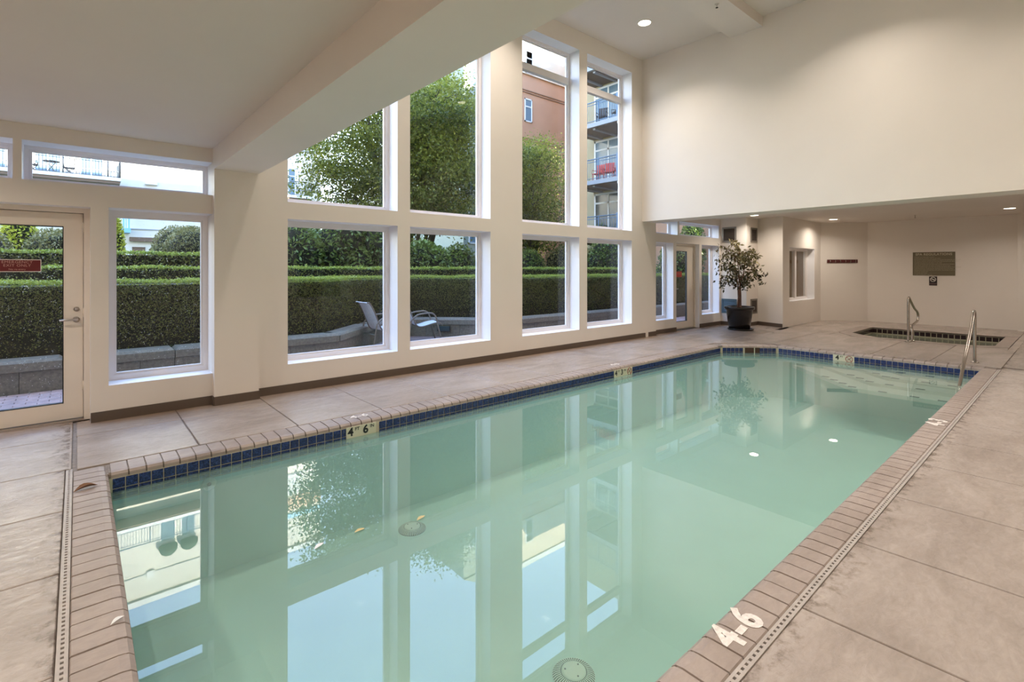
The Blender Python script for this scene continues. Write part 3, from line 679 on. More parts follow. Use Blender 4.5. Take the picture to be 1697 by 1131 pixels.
# coping bricks: bull-nosed, laid across each edge
def brick_mesh(wd, dep):
    prof = [(dep, -0.05), (dep, -0.006), (dep-0.006, 0.0), (0.055, 0.0), (0.022, -0.006), (0.004, -0.022), (0.0, -0.048)]
    q = MB(); n = len(prof); g = wd/2 - 0.005
    q.add([(-g, p[0], p[1]) for p in prof] + [(g, p[0], p[1]) for p in prof], [(i, (i+1)%n, n+(i+1)%n, n+i) for i in range(n)] + [tuple(range(n))[::-1], tuple(range(n, 2*n))])
    return q.mesh('brick', BRICK)
def coping(name, A, B, wd, dep, label, off=0.0):
    """bricks along A->B; the pool lies to the right-hand side of A->B"""
    A = Vector((*A, 0)); B = Vector((*B, 0)); L = (B-A).length; d = (B-A).normalized(); ang = math.atan2(d.y, d.x); nn = Vector((-d.y, d.x, 0))
    q = MB(); e = [A + nn*0.03, B + nn*0.03, B + nn*(dep-0.004), A + nn*(dep-0.004)]; q.prism([(p.x, p.y) for p in e], -0.045, -0.007)
    root = struct(name, q, JOINT, label, 'coping'); me = brick_mesh(wd, dep)
    n = int((L-off)/wd)
    for i in range(n):
        p = A + d*(off+(i+0.5)*wd)
        link('brick', me, root, (p.x, p.y, rnd.uniform(-0.0015, 0.001)), ang + rnd.uniform(-0.004, 0.004))
    return root
coping('trim_4', (NX0, LY), (9.86, LY), 0.1115, 0.25, 'brick coping along the window side of the pool', 0.01)
coping('trim_5', (NX0, RY-0.15), (NX0, LY+0.245), 0.1155, 0.205, 'brick coping along the near short end of the pool', 0.02)
coping('trim_6', (FX+0.02, RY+0.02), (NX0-0.0, RY+0.02), 0.1175, 0.185, 'brick coping along the open deck side of the pool', 0.0)
coping('trim_7', (9.90, LY), (FX, 4.09), 0.135, 0.2, 'brick coping over the cut corner of the pool', 0.02)
coping('trim_8', (FX, 4.09), (FX, RY-0.15), 0.145, 0.2, 'stone coping across the far end of the pool', 0.0)

# slot drains beside the coping
def drain(name, A, B, wdt, label, solid=False):
    A = Vector((*A, 0)); B = Vector((*B, 0)); L = (B-A).length; d = (B-A).normalized(); ang = math.atan2(d.y, d.x)
    root = thing(name, label, 'drain', (A.x, A.y, 0), ang)
    q = MB(); hw = wdt/2
    q.box((0, -hw, -0.02), (L, -hw*0.3, 0.002)); q.box((0, hw*0.3, -0.02), (L, hw, 0.002)); 
    tag(obj('rim', q, GRATE, root))
    q = MB(); s = 0
    while s < L:
        q.box((s, -hw*0.3, -0.02), (min(s+0.018, L), hw*0.3, 0.0015)); s += 0.034
    tag(obj('slots', q, GRATE, root), kind='stuff')
    q = MB(); q.box((0, -hw*0.3, -0.03), (L, hw*0.3, -0.013)); obj('channel', q, DARK, root)
drain('slot_drain', (-0.046, 5.15), (-0.046, -0.4), 0.038, 'narrow slot drain beside the near end coping')
drain('slot_drain', (-0.02, 0.872), (10.7, 0.872), 0.036, 'long slot drain beside the open deck side coping')

# depth markers on the water line
def marker(px, py, w_, ang, label, bits, zc=-0.113):
    t = thing('depth_marker', label, 'depth marker', (px, py, zc), ang)
    m = MB(); m.box((-w_/2, -0.012, -0.075), (w_/2, -0.001, 0.07)); obj('plate', m, MARKT, t)
    for b_ in bits:
        if b_[0] == 'no':
            m = MB(); pts = [(b_[1]+0.055*math.cos(a*math.pi/12), -0.014, b_[2]+0.055*math.sin(a*math.pi/12)) for a in range(25)]
            m.tube(pts, 0.005, 5, 0, False); m.tube([(b_[1]-0.038, -0.014, b_[2]+0.038), (b_[1]+0.038, -0.014, b_[2]-0.038)], 0.004, 5); obj('symbol', m, REDI, t)
            m = MB(); m.tube([(b_[1]-0.03, -0.0135, b_[2]-0.02), (b_[1]+0.01, -0.0135, b_[2]+0.01), (b_[1]+0.03, -0.0135, b_[2]+0.03)], 0.004, 5); obj('symbol', m, BLACKI, t)
        else: text('lettering', b_[0], b_[3], BLACKI, t, (b_[1], -0.0135, b_[2]), (1,0,0), (0,0,1), bold=b_[4])
    return t
marker(sum(M1)/2, LY, 0.32, 0, 'cream tile reading 4 FT 6 IN on the window side water line', [('4', -0.115, 0.018, 0.115, 0.004), ('FT', -0.045, 0.042, 0.045, 0.001), ('6', 0.045, 0.018, 0.115, 0.004), ('IN', 0.115, 0.042, 0.045, 0.001)])
marker(sum(M2)/2, LY, 0.48, 0, 'cream tile reading 4 FT 3 IN with no diving symbol', [('4', -0.19, 0.018, 0.115, 0.004), ('FT', -0.12, 0.042, 0.045, 0.001), ('3', -0.04, 0.018, 0.115, 0.004), ('IN', 0.04, 0.042, 0.045, 0.001), ('no', 0.16, 0.01)])
marker(FX, 4.09-1.155, 0.34, -math.pi/2, 'cream tile reading 4 FT with no diving symbol at the far end', [('4', -0.10, 0.018, 0.115, 0.004), ('FT', -0.03, 0.042, 0.045, 0.001), ('no', 0.09, 0.012)])

# stencilled depth numbers on the coping
def stencil(px, py, ang, txt, size, label):
    t = thing('depth_stencil', label, 'painted number', (px, py, 0.0015), ang)
    me = text_mesh(txt, size, bold=size*0.035, ext=0.0006, spacing=1.12); me.materials.clear(); me.materials.append(STENC); link('lettering', me, t)
stencil(2.15, 0.985, 0, '4-6', 0.19, 'worn white 4-6 painted on the coping nearest the camera')
stencil(6.56, 0.985, 0, '4-3', 0.20, 'worn white 4-3 painted on the coping half way along')
stencil(2.24, 5.03, 0, '4-6', 0.13, 'faint 4-6 painted on the window side coping above the marker tile')
stencil(6.6, 5.03, 0, '4-3', 0.13, 'faint 4-3 painted on the window side coping farther along')

# drains on the pool floor and a return fitting in the wall
def floor_drain(px, py, label):
    t = thing('main_drain', label, 'drain cover', (px, py, PB), rnd.uniform(0, 3))
    m = MB(); m.lathe([(0.135, 0.0), (0.135, 0.006), (0.13, 0.012), (0.115, 0.02), (0.085, 0.026), (0.082, 0.026)], 40); obj('rim', m, mat('drain_dark_%d' % int(px*10+py), (0.03, 0.05, 0.03), 0.5), t)
    m = MB()
    for k in range(48):
        a = 2*math.pi*k/48; u = Vector((math.cos(a), math.sin(a), 0)); v = Vector((-math.sin(a), math.cos(a), 0))*0.0030
        P = [u*0.085 + Vector((0,0,0.029)), u*0.118 + Vector((0,0,0.023)), u*0.139 + Vector((0,0,0.008))]
        m.add([P[0]-v, P[0]+v, P[1]+v, P[1]-v, P[2]+v, P[2]-v], [(0,1,2,3), (3,2,4,5)])
    tag(obj('ribs', m, DRAINC, t), kind='stuff')
    m = MB(); m.lathe([(0.08, 0.02), (0.078, 0.033), (0.06, 0.036)], 32); obj('cap', m, DRAINC, t)
    for k in range(3):
        m = MB(); m.lathe([(0.006, 0.0), (0.006, 0.003)], 8); obj('screw', m, BLACKI, t, (0.055*math.cos(2.1*k), 0.055*math.sin(2.1*k), 0.036))
floor_drain(2.525, 4.42, 'round ribbed drain cover on the pool floor, the farther one')
floor_drain(2.395, 2.15, 'round ribbed drain cover on the pool floor, the nearer one at picture edge')
t = thing('return_fitting', 'small round return fitting under water on the window side wall', 'pool fitting', (0.84, LY-0.002, -0.265)); t.rotation_euler = (math.pi/2, 0, 0)
m = MB(); m.lathe([(0.055, 0), (0.055, 0.006), (0.045, 0.012)], 24); obj('flange', m, DRAINC, t)
m = MB(); m.lathe([(0.016, 0.010), (0.016, 0.016)], 14); obj('eyeball', m, GRATE, t)

# spa
b = MB(); n = len(SPA)
b.add([(p[0], p[1], -0.03) for p in SPA] + [(p[0], p[1], -0.9) for p in SPA], [(i, (i+1)%n, n+(i+1)%n, n+i) for i in range(n)] + [tuple(range(n, 2*n))])
b.f = [f[::-1] for f in b.f]
struct('spa_basin', b, mat('spa_plaster', (0.55, 0.55, 0.42), 0.7), 'small sunken spa basin with cut corners', 'spa')
b = MB(); b.add([(p[0], p[1], -0.155) for p in SPA], [tuple(range(n))[::-1]]); struct('spa_water', b, SPAW, 'greenish still water in the spa', 'water')
sm_t = MB(); sm_t.v = mb_t.v; sm_t.f = mb_t.f; sm_t.m = mb_t.m; sm_t.sm = mb_t.sm
TSP = sm_t.mesh('tile', TILEN)
def spa_tiles(name, A, B, label):
    A = Vector((*A, 0)); B = Vector((*B, 0)); d = (B-A).normalized(); ang = math.atan2(d.y, d.x); nn = Vector((d.y, -d.x, 0)); L = (B-A).length
    q = MB(); P = [A+nn*0.002, B+nn*0.002]; q.add([(P[0].x,P[0].y,-0.2),(P[1].x,P[1].y,-0.2),(P[1].x,P[1].y,-0.03),(P[0].x,P[0].y,-0.03)], [(0,1,2,3)])
    root = struct(name, q, GROUT, label, 'tile band'); k = int(L/0.107)
    for i in range(k):
        p = A + d*((i+0.5)*L/k) + nn*0.003
        o = link('tile', TSP, root, (p.x, p.y, -0.085), ang); o.scale = (1.28, 1, 1.28)
spa_tiles('trim_9', SPA[2], SPA[3], 'navy tiles on the back side of the spa')
spa_tiles('trim_10', SPA[1], SPA[2], 'navy tiles on the window side of the spa')
q = MB(); root = thing('spa_coping', 'smooth concrete rim around the sunken spa', 'coping', (0, 0, 0), kind='structure')
cxs, cys = 14.85, 2.5
OUT = [(13.52, 3.55), (14.15, 3.99), (16.24, 3.99), (16.24, 0.99), (13.85, 0.99), (13.51, 1.4), (13.51, 3.2)]
for i in range(n):
    q = MB(); q.prism([SPA[i], SPA[(i+1)%n], OUT[(i+1)%n], OUT[i]], -0.05, 0.004, 0, 0.004); obj('rim_stone', q, BRICK, root)
slab([(13.5, 3.56), (14.13, 3.995), (13.5, 3.995)]); slab([(13.5, 0.985), (13.84, 0.985), (13.5, 1.38)])

# ------------------------------------------------------------------ handrails
def rail(name, label, pts, loc, flange):
    t = thing(name, label, 'handrail', loc); m = MB(); m.tube(smooth(pts, 7), 0.0235, 12); obj('tube', m, METAL, t)
    for p in flange:
        m = MB(); m.lathe([(0.06, 0), (0.06, 0.008), (0.035, 0.022), (0.026, 0.03)], 20); obj('flange', m, METAL, t, p)
rail('pool_handrail', 'steel handrail leading down the steps into the pool corner', [(0,0,0.002),(0,0,0.30),(0,0,0.62),(-0.012,0,0.78),(-0.06,0,0.855),(-0.13,0,0.83),(-0.2,0,0.76),(-0.6,0,0.455),(-1.1,0,0.145),(-1.62,0,-0.24)], (11.25, 1.21, 0.0), [(0, 0, 0)])
rail('spa_grab_rail', 'bent steel grab rail standing at the edge of the spa', [(0,0,0.002),(0,0,0.45),(0,0,0.85),(0.02,0,0.925),(0.07,0,0.945),(0.16,0,0.89),(0.55,0,0.70),(0.84,0,0.60),(0.93,0,0.53),(0.93,0,0.44),(0.83,0,0.385),(0.35,0,0.325),(0.22,-0.02,0.29),(0.19,-0.03,0.2),(0.19,-0.03,0.002)], (13.36, 2.48, 0.0), [(0, 0, 0), (0.19, -0.03, 0)])

# ------------------------------------------------------------------ ceiling lights, sprinklers
def downlight(x, y, z, r, power, label, spread=150):
    t = thing('downlight', label, 'ceiling light', (x, y, z))
    m = MB(); m.lathe([(r*1.22, 0.0), (r*1.22, -0.006), (r*1.05, -0.012), (r*1.0, -0.008), (r*1.0, 0.0)], 32); obj('trim_ring', m, RING, t)
    m = MB(); m.lathe([(r*0.98, -0.001), (r*0.98, -0.010)], 32); obj('lens', m, LENS, t)
    l = bpy.data.lights.new('downlight_lamp', 'AREA'); l.shape = 'DISK'; l.size = r*1.9; l.energy = power; l.color = LAMP_COL; l.spread = math.radians(120 if z > 4 else spread)
    lo = bpy.data.objects.new('lamp', l); COL.objects.link(lo); lo.parent = t; lo.location = (0, 0, -0.02)
downlight(8.2, 5.55, CEIL, 0.115, LAMP_HIGH, 'round recessed light in the high ceiling nearest the tall far windows')
hk = 0
for (x, y) in ((5.2, 5.55), (2.6, 5.55), (8.2, 2.2), (5.2, 2.2), (2.6, 2.2), (8.2, -1.0), (5.2, -1.0), (2.6, -1.0)):
    downlight(x, y, CEIL, 0.115, LAMP_HIGH*(0.5 if x < 3 else 1), 'recessed light, high ceiling, %s, %s' % ({5.55: 'by the windows', 2.2: 'over the deck side', -1.0: 'near the blank side wall'}[y], {8.2: 'far', 5.2: 'half way', 2.6: 'near the beam'}[x]))
for (x, y, lb) in ((13.18, 5.62, 'recessed light in the alcove ceiling by the potted tree'), (15.94, 4.63, 'recessed light in the alcove ceiling in front of the sliding window'), (16.07, 1.14, 'recessed light in the alcove ceiling over the right end of the spa'), (12.2, 2.6, 'recessed light in the alcove ceiling hidden behind the hanging wall'), (12.6, -1.0, 'recessed light in the alcove ceiling by the blank side wall')):  # alcove
    downlight(x, y, 2.95, 0.10, LAMP_ALCOVE, lb)
for (x, y, lb) in ((-1.6, 5.2, 'recessed light in the low ceiling by the exit door'), (-1.6, 2.2, 'recessed light in the low ceiling half way'), (-1.6, -1.0, 'recessed light in the low ceiling near the blank wall'), (0.2, 0.6, 'recessed light in the low ceiling above the pool end')):
    downlight(x, y, LOWC, 0.10, LAMP_LOW, lb)
downlight(15.6, 5.9, 2.4, 0.08, 5.0, 'unseen light added to brighten the tan room behind the sliding window')  # lamp added out of view to brighten the tan room
def sprinkler(x, y, z, label):
    t = thing('sprinkler', label, 'sprinkler', (x, y, z))
    m = MB(); m.lathe([(0.035, 0), (0.035, -0.004), (0.012, -0.008), (0.01, -0.035)], 16); obj('escutcheon', m, NICKEL, t)
    m = MB(); m.tube([(-0.012, 0, -0.03), (-0.014, 0, -0.05), (0, 0, -0.062)], 0.003, 6); m.tube([(0.012, 0, -0.03), (0.014, 0, -0.05), (0, 0, -0.062)], 0.003, 6); obj('yoke', m, NICKEL, t)
    m = MB(); m.lathe([(0.022, -0.062), (0.022, -0.066)], 14); obj('deflector', m, BLACKP, t)
sprinkler(8.25, 4.14, 6.09, 'small sprinkler head under the box beam of the high ceiling')
sprinkler(16.37, 2.9, 2.95, 'small sprinkler head in the alcove ceiling above the sign')

# ------------------------------------------------------------------ vents, hooks, signs
def vent(loc, rotz, w_, h_, label, fm, lm):
    t = thing('wall_vent', label, 'vent', loc, rotz, 'vents on the alcove corner'); f = 0.045
    m = MB()
    for a, c in (((-w_/2,-0.02,-h_/2),(-w_/2+f,0,h_/2)), ((w_/2-f,-0.02,-h_/2),(w_/2,0,h_/2)), ((-w_/2+f,-0.02,-h_/2),(w_/2-f,0,-h_/2+f)), ((-w_/2+f,-0.02,h_/2-f),(w_/2-f,0,h_/2))): m.box(a, c)
    obj('frame', m, fm, t)
    k = int((h_-2*f)/0.036)
    m = MB(); m.add([(-w_/2+f,-0.003,0),(w_/2-f,-0.003,0),(w_/2-f,-0.016,-0.026),(-w_/2+f,-0.016,-0.026),(-w_/2+f,-0.001,-0.004),(w_/2-f,-0.001,-0.004)], [(3,2,1,0),(0,1,5,4)])
    me = m.mesh('slat', lm)
    for i in range(k): link('slat', me, t, (0, 0, h_/2-f-i*(h_-2*f)/k))
    m = MB(); m.box((-w_/2+f, -0.001, -h_/2+f), (w_/2-f, 0, h_/2-f)); obj('backing', m, DARK, t)
vent((13.6, 6.47, 2.505), -math.pi/2, 0.40, 0.42, 'upper louvred vent left of the tree top', VENTG, VENTB)
vent((13.6, 6.47, 0.53), -math.pi/2, 0.42, 0.40, 'blue grey vent low on the wall left of the plant pot', VENTBL, VENTBL)
vent((14.04, 6.0, 2.49), 0, 0.40, 0.40, 'upper louvred vent behind the top right of the tree', VENTG, VENTB)
vent((14.04, 6.0, 0.53), 0, 0.40, 0.41, 'brown vent low on the wall right of the plant pot', VENTG, VENTB)
# hook rail on the angled panel
A = Vector((16.94, 5.26, 0)); B = Vector((17.78, 4.27, 0)); d = (B-A).normalized()
p = A + d*0.60; ang = math.atan2(d.y, d.x)
t = thing('hook_rail', 'dark red wooden coat rail with six silver hooks on the angled wall', 'coat rail', (p.x, p.y, 1.79), ang)
m = MB(); m.box((-0.42, -0.02, -0.05), (0.42, 0, 0.05)); obj('board', m, HOOKW, t)
for k in range(6):
    m = MB(); x = -0.35+0.14*k; m.tube(smooth([(x, -0.02, 0.03), (x, -0.06, 0.022), (x, -0.065, -0.015), (x, -0.03, -0.03), (x, -0.02, -0.02)], 3), 0.009, 6); obj('hook', m, METAL, t)
# signs
d = Vector((17.95-17.78, 1.1-4.28, 0)).normalized(); ang = math.atan2(d.y, d.x)
def onend(y): return 17.78 + (4.28-y)/(4.28-1.1)*0.17
t = thing('spa_sign', 'olive spa regulations sign on the wall behind the spa', 'sign', (onend(2.76)-0.001, 2.76, 1.70), ang)
m = MB(); m.box((-0.45, -0.012, -0.325), (0.45, 0, 0.325)); obj('board', m, OLIVE, t)
text('lettering', 'SPA REGULATIONS', 0.088, CREAML, t, (0, -0.014, 0.262), (1,0,0), (0,0,1), bold=0.002, spacing=1.05)
LINES = ['WARNING: NO LIFEGUARD ON DUTY', 'SHOWER BEFORE ENTERING THE SPA, NO GLASS', 'PERSONS WITH HEART DISEASE, DIABETES OR HIGH BLOOD PRESSURE SHOULD NOT', 'USE THE SPA WITHOUT ADVICE. DO NOT USE AFTER ALCOHOL OR MEDICATION', 'CHILDREN MUST BE WITH AN ADULT AT ALL TIMES', 'LIMIT USE TO FIFTEEN MINUTES THEN COOL DOWN BEFORE RETURNING',
         'NO RUNNING OR DIVING. NO FOOD OR DRINK IN THE SPA AREA', 'MAXIMUM TEMPERATURE 104 F. TEST THE WATER BEFORE ENTERING THE SPA PLEASE', 'OVEREXPOSURE MAY CAUSE NAUSEA, DIZZINESS AND FAINTING SPELLS', 'PERSONS WITH OPEN WOUNDS MAY NOT ENTER THE WATER AT ANY TIME', 'NO PETS IN THE SPA AREA', 'SPA HOURS ARE POSTED', 'IN CASE OF EMERGENCY DIAL 911']
for k, L_ in enumerate(LINES):
    text('lettering', L_, 0.0255, CREAML, t, (-0.42, -0.0135, 0.19-0.0405*k), (1,0,0), (0,0,1), align='LEFT')
t = thing('no_smoking_sign', 'small black no smoking sign under the spa sign', 'sign', (onend(2.77)-0.001, 2.77, 1.225), ang)
m = MB(); m.box((-0.085, -0.008, -0.125), (0.085, 0, 0.125)); obj('plate', m, mat('black_sign', (0.02, 0.008, 0.008), 0.4), t)
m = MB(); m.tube([(0.058*math.cos(a*math.pi/12), -0.01, 0.045+0.058*math.sin(a*math.pi/12)) for a in range(25)], 0.008, 6, 0, False); m.tube([(-0.042, -0.01, 0.087), (0.042, -0.01, 0.003)], 0.007, 6); m.box((-0.04, -0.0095, 0.037), (0.035, -0.008, 0.05)); obj('symbol', m, WHITEP, t)
text('lettering', 'NO SMOKING', 0.024, PINKP, t, (0, -0.0095, -0.08), (1,0,0), (0,0,1))

# ------------------------------------------------------------------ potted tree
t = thing('potted_tree', 'tall weeping fig with twisted trunks in a black pot by the alcove corner', 'potted plant', (12.78, 5.82, 0))
m = MB(); m.lathe([(0.235, 0.03), (0.25, 0.035), (0.315, 0.50), (0.318, 0.52), (0.345, 0.525), (0.36, 0.55), (0.36, 0.585), (0.345, 0.6), (0.32, 0.6), (0.315, 0.55)], 36); pot = obj('pot', m, POTM, t)
m = MB(); m.lathe([(0.27, 0.0), (0.30, 0.004), (0.315, 0.04), (0.30, 0.042), (0.285, 0.02)], 36); obj('saucer', m, POTM, t, (0.03, -0.02, 0))
m = MB(); m.lathe([(0.315, 0.54), (0.2, 0.555), (0.05, 0.56)], 28); obj('soil', m, SOIL, t)
tips = []
for k, (a0, ph) in enumerate(((0.0, 0), (2.1, 1.1), (4.2, 2.3))):
    pts = [(0.045*math.cos(a0), 0.045*math.sin(a0), 0.54)] + [(0.028*math.cos(a0+1.6*z*2+0.2), 0.028*math.sin(a0+1.6*z*2), 0.54+z) for z in (0.2, 0.4, 0.6)] + [(0.10*math.cos(a0+2.6), 0.10*math.sin(a0+2.6), 1.42), (0.16*math.cos(a0+2.8), 0.16*math.sin(a0+2.8), 1.85)]
    m = MB(); m.tube(smooth(pts, 4), [0.026-0.0009*i for i in range(21)], 8); obj('trunk', m, FBARK, t)
    for j in range(11):
        z0 = 1.02+0.09*j; base_ = Vector((0.05*math.cos(a0+2), 0.05*math.sin(a0+2), z0)); a = a0+j*2.4; r_ = rnd.uniform(0.28, 0.52)*(1.0 if z0 < 1.75 else 0.75)
        e = Vector((r_*math.cos(a), r_*math.sin(a), min(z0+rnd.uniform(0.1, 0.42), 2.3))); q_ = e + Vector((0.10*math.cos(a), 0.10*math.sin(a), -0.16))
        m = MB(); m.tube(smooth([base_, base_.lerp(e, 0.6)+Vector((0,0,0.06)), e, q_], 3), [0.008, 0.0075, 0.007, 0.006, 0.0055, 0.005, 0.0045, 0.004, 0.003, 0.002], 5); obj('branch', m, FBARK, t)
        for s in np.linspace(0.3, 1, 9): tips.append(base_.lerp(e, s))
        for s in (0.4, 0.8, 1.0): tips.append(e.lerp(q_, s))
P = np.array([tuple(p) for p in tips]); P = np.repeat(P, 3, 0) + RNG.normal(0, 0.045, (len(P)*3, 3))
leaves('leaves', P, 0.10, FLEAF, t, asp=0.46, droop=0.9, seed=5, tone=0.2 + 0.6*np.clip((P[:, 2]-1.1)/1.2, 0, 1)**1.5)  # paler with height: variegated upper leaves plus lamplight painted into the tone

# ------------------------------------------------------------------ loose leaves
def dead(x, y, z, L, ang, m_, label, curl=0.012):
    q = MB(); n = 7; V = []
    for i in range(n):
        s = i/(n-1); wd_ = L*0.2*math.sin(math.pi*min(1, s*0.96+0.02)); zc = curl*math.sin(math.pi*s)
        V += [((s-0.5)*L, -wd_, zc*1.6+0.002), ((s-0.5)*L, 0, zc*0.5+0.001), ((s-0.5)*L, wd_, zc*1.6+0.002)]
    F = []
    for i in range(n-1):
        for j in range(2): F.append((i*3+j, i*3+j+1, i*3+j+4, i*3+j+3))
    q.add(V, F, 0, True); o = obj('fallen_leaf', q, m_, None, (x, y, z), ang); tag(o, label, 'leaf')
dead(0.045, 4.63, 0.001, 0.14, 0.35, LEAFB, 'curled brown leaf lying on the near end coping', 0.02)
dead(0.134, 2.80, 0.001, 0.06, 0.6, WTRIM, 'pale scrap of leaf on the near end coping', 0.006)
dead(1.385, 3.10, WZ+0.001, 0.075, 0.1, LEAFY, 'yellow leaf floating alone left of the drain', 0.004)
dead(1.77, 2.98, WZ+0.001, 0.08, 0.3, LEAFY, 'yellow leaf floating over the farther drain cover', 0.004)
dead(1.12, 3.09, WZ+0.001, 0.08, 0.5, WTRIM, 'pale leaf floating in the sky reflection', 0.004)

# ------------------------------------------------------------------ unseen storeys above our room, added and sized to shade the courtyard
b = MB(); b.box((-12, -16, 6.6), (19.5, 7.0, 20.0)); b.box((-12, -16, 3.2), (-3.9, 6.98, 6.6)); b.box((10.4, -16, 3.2), (19.5, 7.0, 6.6)); b.box((-12, -16, -0.3), (-3.9, 6.98, 3.2)); b.box((18.4, -16, -0.3), (19.5, 7.0, 3.2)); b.box((-3.9, -16, 3.2), (1.2, 6.98, 6.6)); b.box((-3.9, -16, -0.3), (18.4, -3.7, 6.6))
struct('wall_shade_storeys', b, CREAMW, 'unseen cream storeys added above the pool room to shade the courtyard', 'wall')

# ------------------------------------------------------------------ courtyard
b = MB(); b.box((-40, 6.98, -0.5), (45, 60, -0.03))
struct('ground', b, LAWN, 'courtyard ground under the planting', 'ground')
pat = MB(); pat.box((-6, 6.98, -0.03), (20.3, 9.0, -0.012)); pat.prism([(3.3, 9.0), (7.9, 9.0), (5.95, 10.45)], -0.03, -0.012)
patio = struct('patio', pat, mat('patio_joint', (0.20, 0.13, 0.12), 0.9), 'pink brick paved patio outside the windows', 'patio')
q = MB(); q.cbox((-0.098, -0.048, -0.012), (0.098, 0.048, 0.0), 0.004); PV = q.mesh('paver', PAVER)
for i in range(11):
    for j in range(17): link('paver', PV, patio, (-1.75+i*0.2+(0.1 if j % 2 else 0), 7.03+0.1*j, 0.0))
far_p = MB(); qv, qf = q.v, q.f
for j in range(20):
    for i in range(100):
        x = 0.55+i*0.2+(0.1 if j % 2 else 0); y = 7.03+0.1*j
        if x < 20: far_p.add([(v[0]+x, v[1]+y, v[2]) for v in qv], qf)
tag(obj('paver_field', far_p, PAVER, patio), kind='stuff')

# planter wall of concrete blocks with a cap
PLW = [(-5.0, 8.72), (3.5, 8.72), (4.62, 9.82), (5.85, 10.38), (6.97, 9.25), (7.9, 8.72), (20.0, 8.72)]
pl = thing('planter_wall', 'low grey concrete planter wall with pale cap stones', 'wall', (0, 0, 0), kind='structure')
for (a, c) in zip(PLW[:-1], PLW[1:]):
    A = Vector((*a, 0)); B = Vector((*c, 0)); L = (B-A).length; d = (B-A).normalized(); nn = Vector((-d.y, d.x, 0)); ang = math.atan2(d.y, d.x)
    k = max(1, round(L/1.25))
    for i in range(k):
        q = MB(); q.cbox((0.004, -0.04, 0.27), (L/k-0.004, 0.34, 0.41), 0.035); p = A + d*(i*L/k); obj('cap_stone', q, PCONC, pl, (p.x, p.y, 0), ang)
    k2 = max(1, round(L/0.41))
    for r_ in range(1):
        for i in range(k2):
            q = MB(); q.box((0.003, 0.0, -0.05), (L/k2-0.003, 0.28, 0.262)); p = A + d*(i*L/k2); obj('block', q, PCONC, pl, (p.x, p.y, 0), ang)
t = thing('step_light', 'small dark louvred light box in the planter wall', 'light fixture', (6.42, 9.78, 0.17), math.atan2(-1.13, 1.12))
m = MB(); m.box((-0.15, -0.03, -0.06), (0.15, 0.0, 0.06)); obj('box', m, BLACKP, t)
m = MB(); [m.box((-0.13, -0.036, -0.045+0.028*i), (0.13, -0.03, -0.032+0.028*i)) for i in range(4)]; obj('louvre', m, VENTBL, t)

# hedges and shrubs
def offset_poly(P, dist):
    out = []
    for i, p in enumerate(P):
        a = Vector(P[max(i-1, 0)]); b_ = Vector(P[i]); c = Vector(P[min(i+1, len(P)-1)])
        n1 = (b_-a).normalized() if i else (c-b_).normalized(); n2 = (c-b_).normalized() if i < len(P)-1 else n1
        nn = Vector((-(n1.y+n2.y), n1.x+n2.x)).normalized(); out.append((b_ + nn*dist)[:])
    return out
def hedge(P, wd_, z0, z1, nface, ntop, label, m_, sz, seed, group=None):
    root = thing('hedge', label, 'hedge', (P[0][0], P[0][1], 0), group=group); off = Vector((P[0][0], P[0][1], 0))
    g = np.random.default_rng(seed); m = MB(); F = []; N = []
    ins = 0.07
    segs = [(Vector(P[i]), Vector(P[i+1])) for i in range(len(P)-1)]; Ls = [(b_-a).length for a, b_ in segs]; tot = sum(Ls)
    for (a, b_), L in zip(segs, Ls):
        d = (b_-a)/L; nn = Vector((-d.y, d.x)); A = a+nn*ins-d*0.05; B = b_+nn*ins+d*0.05; C = b_+nn*(wd_-ins)+d*0.05; D = a+nn*(wd_-ins)-d*0.05
        m.prism([tuple(Vector(v)-off.xy) for v in (A, B, C, D)], z0-0.1, z1-ins)
        k = int(nface*L/tot); s = g.random(k); z = z0+(z1-z0)*np.sqrt(g.random(k)) ; dep = np.abs(g.normal(0, 0.028, k))-0.02
        bul = 0.05*np.sin(s*L*2.1)*np.sin(z*5); rd = np.where(z > z1-0.08, (z-(z1-0.08))*0.6, 0)
        q = np.stack([a.x+d.x*s*L+nn.x*(dep+bul*0.5+rd), a.y+d.y*s*L+nn.y*(dep+bul*0.5+rd), z], 1); F.append(q); N.append(np.full(k, 0.18)+0.55*(z > z1-0.07))  # dark face and bright top edge: skylight painted into the leaf tone
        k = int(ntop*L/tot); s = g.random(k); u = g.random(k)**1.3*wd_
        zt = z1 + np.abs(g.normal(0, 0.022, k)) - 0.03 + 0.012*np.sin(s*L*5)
        q = np.stack([a.x+d.x*s*L+nn.x*u, a.y+d.y*s*L+nn.y*u, zt], 1); F.append(q); N.append(np.full(k, 0.88))  # top leaves toned bright, as if lit by the open sky
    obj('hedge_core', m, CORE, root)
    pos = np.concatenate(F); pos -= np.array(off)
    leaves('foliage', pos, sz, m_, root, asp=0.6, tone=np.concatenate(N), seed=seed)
    b_ = MB()
HP = offset_poly(PLW, 0.42)
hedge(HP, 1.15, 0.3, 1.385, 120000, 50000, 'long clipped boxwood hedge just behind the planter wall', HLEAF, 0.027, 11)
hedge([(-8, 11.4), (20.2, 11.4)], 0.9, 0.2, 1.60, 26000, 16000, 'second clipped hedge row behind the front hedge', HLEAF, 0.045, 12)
hedge([(-8, 13.6), (3.2, 13.6)], 0.9, 0.2, 1.93, 14000, 9000, 'third clipped hedge row seen behind the exit door side', HLEAF, 0.05, 13)

